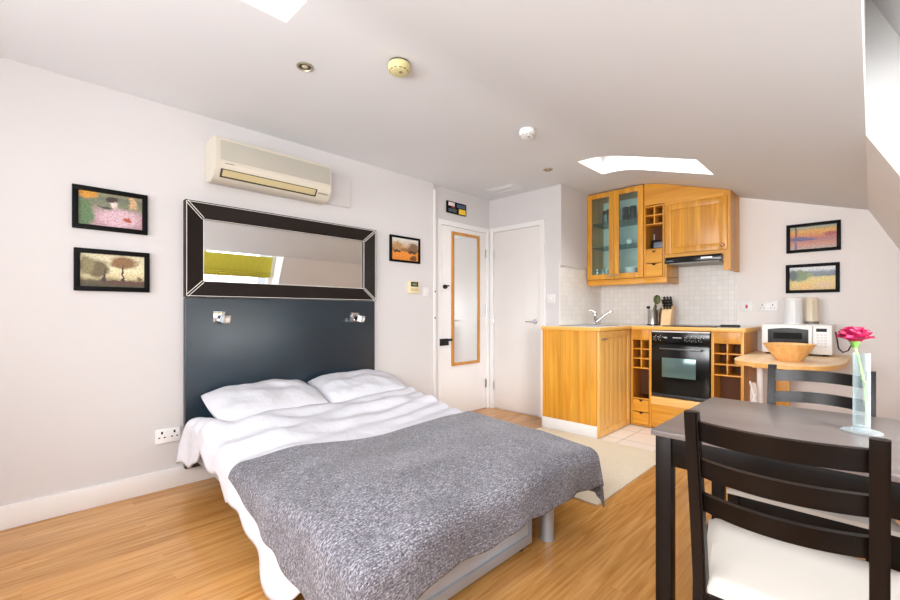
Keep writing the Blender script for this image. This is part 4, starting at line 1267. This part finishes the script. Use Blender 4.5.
t = thing('cooker_hood', 'slim black cooker hood with grey filter beneath the framed-door wall cabinet', 'cooker hood', (-1.16, 4.45, 1.52))
m = MB(); m.box(WX2 + .022, WX3 - .055, YW - .05, YW + .0, 1.545, 1.60, .006); obj('front_visor', m, M_gblack, t)
m = MB(); m.box(WX2 + .022, WX3 - .055, YW + .018, YWB - .02, 1.545, 1.612, .003); obj('body', m, M_alu, t)
m = MB(); m.box(WX2 + .04, WX3 - .075, YW - .03, YWB - .05, 1.536, 1.5445); obj('filter', m, plain('hood_filter', (150, 146, 140), .45, .5, bump=.4, bscale=200), t)
m = MB(); m.box(-1.09, -1.0, YW - .0525, YW - .05, 1.567, 1.58); obj('slider_switch', m, M_steel, t)

# contents of the wall cabinets
M_blkporc = plain('black_stoneware', (22, 24, 26), .25)
M_glassware = hazed_glass('glassware', (240, 247, 248), (236, 242, 245), .025, .07, .30)  # edge haze paints the bright rims of the glass
M_porc = plain('white_porcelain', (238, 240, 240), .2)
def lathe_thing(name, label, cat, c, prof, mat, group=None, n=20):
    m = MB(); m.lathe(c, prof, n)
    o = obj(name, m, mat)
    return tag(o, label, cat, group)
c = (-2.03, 4.47, 2.0352)
t = thing('coffee_pot', 'black-framed glass coffee pot on the top shelf behind the left glass door', 'coffee pot', c)
m = MB(); m.lathe(c, [(0, .008), (.045, .008), (.047, .03), (.047, .13), (.045, .13), (.045, .012), (0, .012)], 24); obj('jug', m, M_glassware, t)
m = MB(); m.lathe(c, [(.05, 0), (.05, .015), (.047, .015), (.047, 0), (.05, 0)], 24); m.lathe(c, [(.05, .115), (.05, .14), (.03, .15), (.008, .152), (.008, .165), (0, .165)], 24)
for k in range(4):
    a_ = k * PI / 2 + .4; m.box(c[0] + .048 * math.cos(a_) - .005, c[0] + .048 * math.cos(a_) + .005, c[1] + .048 * math.sin(a_) - .003, c[1] + .048 * math.sin(a_) + .003, c[2] + .01, c[2] + .12)
obj('cage', m, M_blkporc, t)
m = MB(); m.tube([(c[0] + .048, c[1] - .005, c[2] + .12), (c[0] + .085, c[1] - .02, c[2] + .12), (c[0] + .09, c[1] - .02, c[2] + .06), (c[0] + .086, c[1] - .02, c[2] + .02)], .009, 8); obj('handle', m, M_blkporc, t)
for i, (x, k) in enumerate(((-1.84, 0), (-1.84, 1), (-1.765, 0), (-1.765, 1), (-1.69, 0))):
    cc = (x, 4.48, 2.0352 + k * .078)
    lab = ['black mug at left of the lower row behind the right glass door', 'black mug at left of the upper row behind the right glass door', 'black mug in the middle of the lower row behind the right glass door', 'black mug in the middle of the upper row behind the right glass door', 'lone black mug at the right end behind the right glass door'][i]
    t = thing('mug', lab, 'mug', cc, 'black mugs in the glazed cabinet')
    m = MB(); m.lathe(cc, [(0, 0), (.032, 0), (.033, .075), (.030, .075), (.029, .006), (0, .006)], 20); obj('cup', m, M_blkporc, t)
    m = MB(); m.tube([(cc[0] - .002, cc[1] - .031, cc[2] + .062), (cc[0] - .012, cc[1] - .05, cc[2] + .055), (cc[0] - .012, cc[1] - .05, cc[2] + .025), (cc[0] - .002, cc[1] - .031, cc[2] + .016)], .005, 8); obj('handle', m, M_blkporc, t)
lathe_thing('sugar_bowl', 'small white sugar bowl on the middle shelf behind the right glass door', 'bowl', (-1.79, 4.45, 1.7852), [(0, 0), (.02, 0), (.034, .03), (.030, .05), (.012, .058), (.008, .075), (0, .078)], M_porc)
for i in range(5):
    lathe_thing('drinking_glass', 'clear tumbler in the row on the cabinet floor behind the left glass door', 'glass', (-2.125 + i * .054, 4.42 + .02 * (i % 2), ZB + .0182), [(0, 0), (.022, 0), (.026, .10), (.0245, .10), (.021, .006), (0, .006)], M_glassware, 'tumblers in the glazed cabinet')
for i in range(3):
    lathe_thing('cereal_bowl', ['white bowl at the bottom of the stack behind the right glass door', 'white bowl in the middle of the stack behind the right glass door', 'white bowl on top of the stack behind the right glass door'][i], 'bowl', (-1.77, 4.44, ZB + .0184 + i * .022), [(0, 0), (.03, 0), (.05, .02), (.065, .055), (.062, .055), (.045, .02), (0, .008)], M_porc, 'white bowls in the glazed cabinet')
t = thing('radio', 'small dark radio with pale face in the niche of the narrow wall cabinet', 'radio', (-1.495, 4.45, 1.697))
m = MB(); m.box(-1.56, -1.435, 4.41, 4.49, 1.6965, 1.80, .01); obj('case', m, M_black, t)
m = MB(); m.box(-1.535, -1.445, 4.4085, 4.41, 1.72, 1.775, .001); obj('front_grille', m, plain('radio_face', (112, 122, 134), .35, .3), t)
m = MB(); m.tube([(-1.545, 4.45, 1.80), (-1.54, 4.44, 1.86)], .004, 8); obj('aerial', m, M_steel, t)

# ------------------------------------------------------------------ breakfast board and what stands on it
BZ = .745
t = thing('breakfast_table', 'pale beech drop-leaf table with rounded end beside the kitchen units', 'table', (-.43, 4.1, 0))
def board_poly():
    p = [(-.728, 4.60), (-.728, 3.80)]
    for k in range(1, 8):
        a = math.radians(180 + 60 * k / 8); p.append((-.728 + .09 * (1 - math.cos(a - PI)) * 1.4, 3.80 - .26 * math.sin(a - PI) * 1.05))
    p += [(-.57, 3.515), (-.47, 3.485), (-.36, 3.49), (-.27, 3.515), (-.20, 3.60), (-.15, 3.74), (-.125, 3.9), (-.12, 4.05), (-.12, 4.60)]
    return p
bp_ = board_poly()
m = MB(); m.prism(bp_, 'Z', BZ - .004, BZ); tp = obj('tabletop', m, M_board, t)
m = MB(); m.prism([(x, y) for x, y in bp_], 'Z', BZ - .032, BZ - .0042); obj('edge_band', m, M_boardedge, tp)
m = MB(); m.cyl((-.604, 3.95, 0), (-.604, 3.95, BZ - .032), .020, n=20); m.cyl((-.604, 3.95, 0), (-.604, 3.95, .01), .035); m.cyl((-.604, 3.95, BZ - .04), (-.604, 3.95, BZ - .032), .04); obj('leg', m, M_white, t, label='white tubular leg')
m = MB(); m.box(-.565, -.475, 4.38, 4.42, 0, BZ - .032, .004); obj('support_post', m, M_kwood, t)
m = MB(); m.box(-.60, -.22, 3.62, 4.5, BZ - .05, BZ - .032, .003); obj('under_rail', m, M_boardedge, t)
m = MB(); m.box(-.47, -.40, 3.60, 3.615, BZ - .048, BZ - .036, .002); obj('catch', m, M_black, t)

t = thing('ironing_board', 'folded white board leaning under the breakfast table beside the end cabinet', 'ironing board', (-.675, 3.92, 0))
m = MB(); m.prism([(-.648, 0.005), (-.603, 0.005), (-.603, .50), (-.613, .56), (-.638, .56), (-.648, .50)], 'Y', 3.84, 3.858, .003); obj('board', m, plain('pale_cover', (222, 206, 196), .8), t)
m = MB(); m.tube([(-.648, 3.835, .57), (-.613, 3.832, .43), (-.606, 3.832, .03)], .007, 8); m.tube([(-.608, 3.83, .48), (-.638, 3.83, .40), (-.648, 3.83, .03)], .007, 8); obj('folded_legs', m, M_white, t)

# microwave
t = thing('microwave', 'white microwave oven with dark window on the breakfast table', 'microwave', (-.43, 4.45, BZ))
x0, x1, y0, y1, z0, z1 = -.645, -.213, 4.30, 4.62, BZ + .012, .990
m = MB(); m.box(x0, x1, y0 + .02, y1, z0, z1, .008); obj('cabinet', m, M_white, t)
m = MB(); m.box(x0, x1 - .115, y0, y0 + .019, z0 + .004, z1 - .004, .006); d = obj('door', m, M_white, t)
wx0, wx1, wz0, wz1 = x0 + .048, x1 - .145, z0 + .085, z1 - .048
def warped(dx, dz, y):
    pts = []
    for k in range(9):
        s = k / 8; pts.append((wx0 - dx + (wx1 - wx0 + 2 * dx) * s, wz1 + dz + .012 * math.sin(PI * s)))
    return [(wx1 + dx, wz0 - dz), (wx0 - dx, wz0 - dz)] + pts
m = MB(); m.prism(warped(0.008, .006, 0), 'Y', y0 - .003, y0 + .002); obj('door_window', m, M_gblack, d)
m = MB(); m.box(wx0 + .03, wx1 - .03, y0 - .0045, y0 - .003, wz0 + .03, wz1 - .02); obj('mesh_screen', m, plain('mesh_grey', (24, 22, 20), .5, spec=.1), d)
m = MB(); m.box(x1 - .112, x1, y0, y0 + .019, z0 + .004, z1 - .004, .006); cp = obj('control_panel', m, M_white, t)
m = MB(); m.box(x1 - .092, x1 - .03, y0 - .002, y0, z1 - .055, z1 - .03); obj('display', m, M_black, cp)
for r in range(5):
    for q in range(3):
        m = MB(); m.box(x1 - .090 + q * .022, x1 - .073 + q * .022, y0 - .002, y0, z1 - .085 - r * .022, z1 - .072 - r * .022, .001); obj('key', m, plain('key_grey', (214, 214, 216), .4), cp)
for (fx, fy) in ((x0 + .04, y0 + .05), (x1 - .04, y0 + .05), (x0 + .04, y1 - .04), (x1 - .04, y1 - .04)):
    m = MB(); m.cyl((fx, fy, BZ), (fx, fy, z0 + .002), .016); obj('foot', m, M_black, t)

# things on the microwave
cc = (-.462, 4.49, .9902)
t = thing('storage_canister', 'tall white plastic canister standing on the left of the microwave', 'canister', cc)
m = MB(); m.lathe(cc, [(0, 0), (.062, 0), (.064, .005), (.061, .19), (.0, .19)], 32); obj('body', m, plain('milky_plastic', (232, 234, 236), .3), t)
m = MB(); m.lathe(cc, [(.064, .19), (.066, .195), (.066, .213), (.060, .218), (0, .218)], 32); m.lathe(cc, [(.0655, .0), (.0655, .010), (.063, .012)], 32); obj('lid', m, M_white, t)
m = MB(); m.box(cc[0] + .012, cc[0] + .020, cc[1] - .068, cc[1] - .056, cc[2] + .02, cc[2] + .18, .002); obj('level_strip', m, plain('pale_strip', (246, 246, 248), .3), t)
cc = (-.345, 4.50, .9902)
t = thing('storage_jar', 'narrow cream jar with dark base standing on the right of the microwave', 'jar', cc)
m = MB(); m.lathe(cc, [(0, 0), (.044, 0), (.044, .022), (0, .022)], 28); obj('base', m, plain('grey_jar_base', (120, 112, 100), .4), t)
m = MB(); m.lathe(cc, [(0, .0222), (.041, .0222), (.041, .20), (.036, .215), (0, .215)], 28); obj('body', m, M_kettle, t)
m = MB(); m.box(cc[0] + .004, cc[0] + .016, cc[1] - .047, cc[1] - .040, cc[2] + .03, cc[2] + .19, .002); obj('ridge', m, plain('jar_ridge', (206, 190, 160), .4), t)
t_ = MB(); t_.tube([(-.205, 4.55, .93), (-.195, 4.53, .86), (-.185, 4.50, .80), (-.16, 4.47, .775), (-.13, 4.46, .79), (-.11, 4.47, .84), (-.105, 4.49, .90), (-.11, 4.6, .93), (-.13, 4.685, .95)], .005, 8)
tag(obj('power_cord', t_, M_black), 'black power cord looping down at the right side of the microwave', 'cord')

cc = (-.415, 3.80, BZ)
m = MB()
n = 32
ring = [(.072, 0), (.075, .004), (.146, .112), (.150, .118), (.141, .119), (.07, .012), (0, .010)]
m.lathe(cc, [(0, 0)] + ring, n)
o = tag(obj('salad_bowl', m, M_bowl), 'flared wooden salad bowl on the breakfast table in front of the microwave', 'bowl')

# ------------------------------------------------------------------ dining table and chairs
TZ, TX0, TX1, TY0, TY1 = .73, -.478, .50, 1.348, 2.047
t = thing('dining_table', 'dark-stained rectangular wooden dining table near the window wall', 'table', (0.0, 1.70, 0))
m = MB(); m.box(TX0, TX1, TY0, TY1, TZ - .016, TZ, .002); obj('tabletop', m, M_tabletop, t)
i_ = .010; lw = .044; ah = TZ - .016
for (x, y) in ((TX0 + i_, TY0 + i_), (TX1 - i_ - lw, TY0 + i_), (TX0 + i_, TY1 - i_ - lw), (TX1 - i_ - lw, TY1 - i_ - lw)):
    m = MB(); m.box(x, x + lw, y, y + lw, 0, ah, .003); obj('leg', m, M_dark, t)
for (a0, a1, b0, b1) in ((TX0 + i_ + lw, TX1 - i_ - lw, TY0 + i_ + .008, TY0 + i_ + .026), (TX0 + i_ + lw, TX1 - i_ - lw, TY1 - i_ - .026, TY1 - i_ - .008), (TX0 + i_ + .008, TX0 + i_ + .026, TY0 + i_ + lw, TY1 - i_ - lw), (TX1 - i_ - .026, TX1 - i_ - .008, TY0 + i_ + lw, TY1 - i_ - lw)):
    m = MB(); m.box(a0, a1, b0, b1, ah - .088, ah, .002); obj('apron', m, M_darkx, t)

def make_chair(label):
    t = thing('dining_chair', label, 'chair', (0, 0, 0), 'dark slat-back dining chairs')
    hw = .150
    pw, pd = .028, .034
    def py(z):
        return -.002 + .030 * (z / .45 - 1) * -1 * (-1) if False else (-.035 * (1 - z / .45) ** 1.4 if z < .45 else -.072 * ((z - .45) / .41) ** 1.15)
    for s in (-1, 1):
        m = MB()
        zs = [0, .12, .25, .36, .45, .54, .64, .74, .84, .862]
        b = bmesh.new(); rings = []
        for z in zs:
            k = 1.0 if z < .5 else 1 - .12 * (z - .5) / .36
            if z > .85: k *= .86
            x0_, x1_ = s * hw - pw / 2, s * hw + pw / 2
            yy = py(z)
            rings.append([b.verts.new((x0_, yy - pd * k / 2, z)), b.verts.new((x1_, yy - pd * k / 2, z)), b.verts.new((x1_, yy + pd * k / 2, z)), b.verts.new((x0_, yy + pd * k / 2, z))])
        for p, q in zip(rings, rings[1:]):
            for k in range(4): b.faces.new((p[k], p[(k + 1) % 4], q[(k + 1) % 4], q[k]))
        b.faces.new(rings[0][::-1]); b.faces.new(rings[-1])
        bmesh.ops.recalc_face_normals(b, faces=b.faces[:])
        eds = [e for e in b.edges if abs(e.verts[0].co.z - e.verts[1].co.z) > .01]
        bmesh.ops.bevel(b, geom=eds, offset=.004, segments=2, affect='EDGES')
        m._take(b)
        obj('back_post', m, M_dark, t)
        m = MB(); b = bmesh.new()
        xf = s * (hw + .056)
        lo = .026; hi = .034
        vs = []
        for z, w_ in ((0, lo), (.43, hi)):
            vs.append([b.verts.new((xf + sx * w_ / 2, .355 + sy * w_ / 2, z)) for sx, sy in ((-1, -1), (1, -1), (1, 1), (-1, 1))])
        for k in range(4): b.faces.new((vs[0][k], vs[0][(k + 1) % 4], vs[1][(k + 1) % 4], vs[1][k]))
        b.faces.new(vs[0][::-1]); b.faces.new(vs[1])
        m._take(b); obj('front_leg', m, M_dark, t)
        m = MB(); m.obox((s * (hw + .028), .178, .395), .018, .335, .056, Matrix.Rotation(s * -.158, 3, 'Z'), .002); obj('side_rail', m, M_dark, t)
    m = MB(); m.box(-hw - .04, hw + .04, .346, .364, .355, .425, .002); obj('front_rail', m, M_darkx, t)
    m = MB(); m.box(-hw + .017, hw - .017, -.012, .008, .375, .425, .002); obj('rear_rail', m, M_darkx, t)
    for (za_, zb__) in ((.796, .840), (.710, .752), (.628, .670)):
        m = MB(); b = bmesh.new(); rings = []
        n = 14
        for k in range(n + 1):
            s = k / n * 2 - 1
            x = s * (hw - .011)
            cy = -.048 * (1 - s * s)
            rr__ = []
            for z, dy in ((za_, -.008), (zb__, -.008), (zb__, .008), (za_, .008)):
                rr__.append(b.verts.new((x, py(z) + cy + dy + .004, z + .004 * (1 - s * s))))
            rings.append(rr__)
        for p, q in zip(rings, rings[1:]):
            for k in range(4): b.faces.new((p[k], p[(k + 1) % 4], q[(k + 1) % 4], q[k]))
        b.faces.new(rings[0][::-1]); b.faces.new(rings[-1])
        bmesh.ops.recalc_face_normals(b, faces=b.faces[:])
        m._take(b); obj('back_slat', m, M_darkx, t)
    # padded seat
    m = MB()
    def fn(sg):
        def f(u, v):
            a, b = u * 2 - 1, v
            w_ = (hw - .004) + .078 * b
            e = (max(0, 1 - abs(a) ** 6) * max(0, 1 - abs(b * 2 - 1) ** 6)) ** .5
            z = .426 + (.018 + .020 * e if sg > 0 else 0) - .000
            if sg > 0 and e == 0: z = .438
            return Vector((a * w_, -.005 + b * .385, z))
        return f
    m.grid(fn(1), 24, 24)
    m2 = MB(); m2.grid(fn(-1), 24, 24)
    vv = m2.bm
    me = bpy.data.meshes.new('tmp'); vv.to_mesh(me); vv.free(); m.bm.from_mesh(me); bpy.data.meshes.remove(me)
    be = [e for e in m.bm.edges if e.is_boundary]
    bmesh.ops.bridge_loops(m.bm, edges=be)
    obj('seat', m, M_cream, t, label='cream padded seat')
    return t
ch = make_chair('near dark slat-back chair with cream seat, its back toward the camera')
c2 = copy_tree(ch)
ch.location = (-.140, 1.142, 0)
c2.location = (-.153, 2.195, 0); c2.rotation_euler = (0, 0, PI)
c2['label'] = 'far dark slat-back chair on the kitchen side of the dining table'

# vase with a pink flower
vx, vy = -.022, 1.752
t = thing('bud_vase', 'slim clear glass tube vase on a round foot on the dining table', 'vase', (vx, vy, TZ))
m = MB(); m.lathe((vx, vy, TZ), [(0, 0), (.046, 0), (.047, .003), (.044, .006), (.020, .008), (0, .008)], 36); obj('foot', m, M_glassware, t)
m = MB(); m.lathe((vx, vy, TZ), [(0, .0085), (.019, .0085), (.0195, .012), (.0195, .235), (.0178, .235), (.0178, .02), (0, .018)], 28); obj('tube', m, M_glassware, t)
t = thing('cut_flower', 'bright pink cut flower standing in the glass tube vase', 'flower', (vx, vy, TZ + .02))
M_stem = plain('flower_stem', (150, 176, 96), .5)
sx_, sy_, sz_ = vx - .014, vy - .006, TZ + .254
m = MB(); m.tube([(vx + .012, vy + .008, TZ + .022), (vx + .010, vy + .004, TZ + .08), (vx + .004, vy - .004, TZ + .16), (vx - .006, vy - .008, TZ + .22), (sx_, sy_, sz_)], .003, 8); st_ = obj('stem', m, M_stem, t)
m = MB()
for k in range(2):
    pz = TZ + .13 + .03 * k
    m.tube([(vx + .006, vy - .003, pz), (vx + .004 + .006 * (1 - 2 * k), vy - .008, pz + .02), (vx - .002, vy - .01, pz + .034)], [.002, .0035, .0008], 6)
obj('stem_leaf', m, M_stem, st_)
m = MB(); m.lathe((sx_, sy_, sz_ - .004), [(0, 0), (.006, .001), (.011, .012), (.013, .024), (.010, .026)], 14); obj('calyx', m, plain('calyx_green', (84, 130, 50), .5), t)
M_petal = plain('magenta_petal', (150, 4, 60), .6, var=.35, vscale=40)
for ringi, (np_, rad, tilt, ln, w_) in enumerate(((4, .002, .06, .046, .040), (5, .008, .20, .046, .044), (6, .014, .40, .044, .046), (6, .018, .64, .042, .046), (6, .016, .92, .038, .044))):
    for k in range(np_):
        a = 2 * PI * k / np_ + ringi * .5
        m = MB()
        R = Matrix.Rotation(a, 3, 'Z') @ Matrix.Rotation(tilt, 3, 'Y')
        def fn(u, v):
            b = v * 2 - 1
            wd = w_ * math.sin(PI * (.18 + .72 * u)) ** .8 / 2 * (1.05)
            p = Vector((-.006 * b * b + .010 * u * u + .003 * math.sin(b * 9 + k) * u, b * wd, u * ln))
            p = R @ p
            return Vector((sx_, sy_, sz_ + .014)) + p + Vector((math.cos(a) * rad * .4, math.sin(a) * rad * .4, 0))
        m.grid(fn, 6, 6)
        o = obj('petal', m, M_petal, t)

# olive roman blind in the dormer window
t = thing('roman_blind', 'olive green roman blind drawn half way down the dormer window', 'blind', (.3, 1.7, 1.6))
m = MB()
zs = [1.90, 1.86, 1.82, 1.76, 1.69, 1.63, 1.60]
for i in range(len(zs) - 1):
    a, b = zs[i], zs[i + 1]
    m.quad((xo(a) - .035, WY0 + .05, a), (xo(a) - .035, WY1 - .06, a), (xo(b) - .035, WY1 - .06, b), (xo(b) - .035, WY0 + .05, b))
obj('cloth', m, M_blind, t)
m = MB()
for z, d_ in ((1.66, .05), (1.635, .06), (1.61, .055)):
    m.box(xo(z) - d_ - .012, xo(z) - d_ + .012, WY0 + .05, WY1 - .06, z - .012, z + .012, .008)
obj('bottom_fold', m, M_blind, t)

# ------------------------------------------------------------------ light
w = bpy.data.worlds.new('overcast_sky'); S.world = w; w.use_nodes = True
bg = w.node_tree.nodes['Background']
bg.inputs['Color'].default_value = (.93, .96, 1.0, 1); bg.inputs['Strength'].default_value = .9

def area(name, loc, target, sx, sy, power, col=(1, 1, 1)):
    l = bpy.data.lights.new(name, 'AREA'); l.shape = 'RECTANGLE'; l.size = sx; l.size_y = sy; l.energy = power; l.color = col
    o = bpy.data.objects.new(name, l); COL.objects.link(o)
    o.location = loc
    d = Vector(target) - Vector(loc)
    o.rotation_euler = d.to_track_quat('-Z', 'Y').to_euler()
    return o
area('dormer_daylight', (.75, 1.72, 1.6), (-1.5, 1.72, 1.0), 1.8, 1.2, 26, (.96, .98, 1))
k_ = area('dormer_kitchen_fill', (.80, 1.15, 1.45), (-1.5, 4.5, 1.25), .8, 1.0, 60, (.97, .985, 1))  # extra lamp at the dormer, added to brighten the kitchen
k_.data.spread = math.radians(120)
area('back_window_fill', (-1.5, YB - .25, 1.5), (-.8, 4.7, 1.3), 1.7, 1.2, 80, (.98, .99, 1))  # fill lamp outside the added back window, out of view
area('ceiling_fill', (-.05, -.7, 1.35), (-.6, 2.2, 2.2), .8, .6, 44, (.94, .97, 1))  # unseen fill lamp, added to brighten the ceiling
area('far_fill', (-.8, -1.0, 1.3), (-.1, 3.6, 1.6), .6, .5, 20, (.98, .99, 1))  # unseen fill lamp, added for the far wall and steep slope
area('dormer_reveal_fill', (.40, .86, 2.0), (.04, 2.7, 2.3), .3, .3, 18, (.97, .985, 1))  # small lamp added to whiten the dormer reveal
area('roof_light_daylight', (-1.3, .74, ZTOP + .75), (-1.55, .25, 2.2), .7, .4, 5)
area('kitchen_roof_light_daylight', (-1.32, 3.55, ZTOP + .5), (-1.32, 3.55, 0), .85, .42, 36)

S.view_settings.view_transform = 'Standard'
S.view_settings.look = 'None'
S.view_settings.exposure = 0.28
S.cycles.use_denoising = True
S.cycles.max_bounces = 10
S.cycles.diffuse_bounces = 6
S.cycles.transparent_max_bounces = 16
S.cycles.sample_clamp_indirect = 6
S.cycles.caustics_reflective = False
S.cycles.caustics_refractive = False
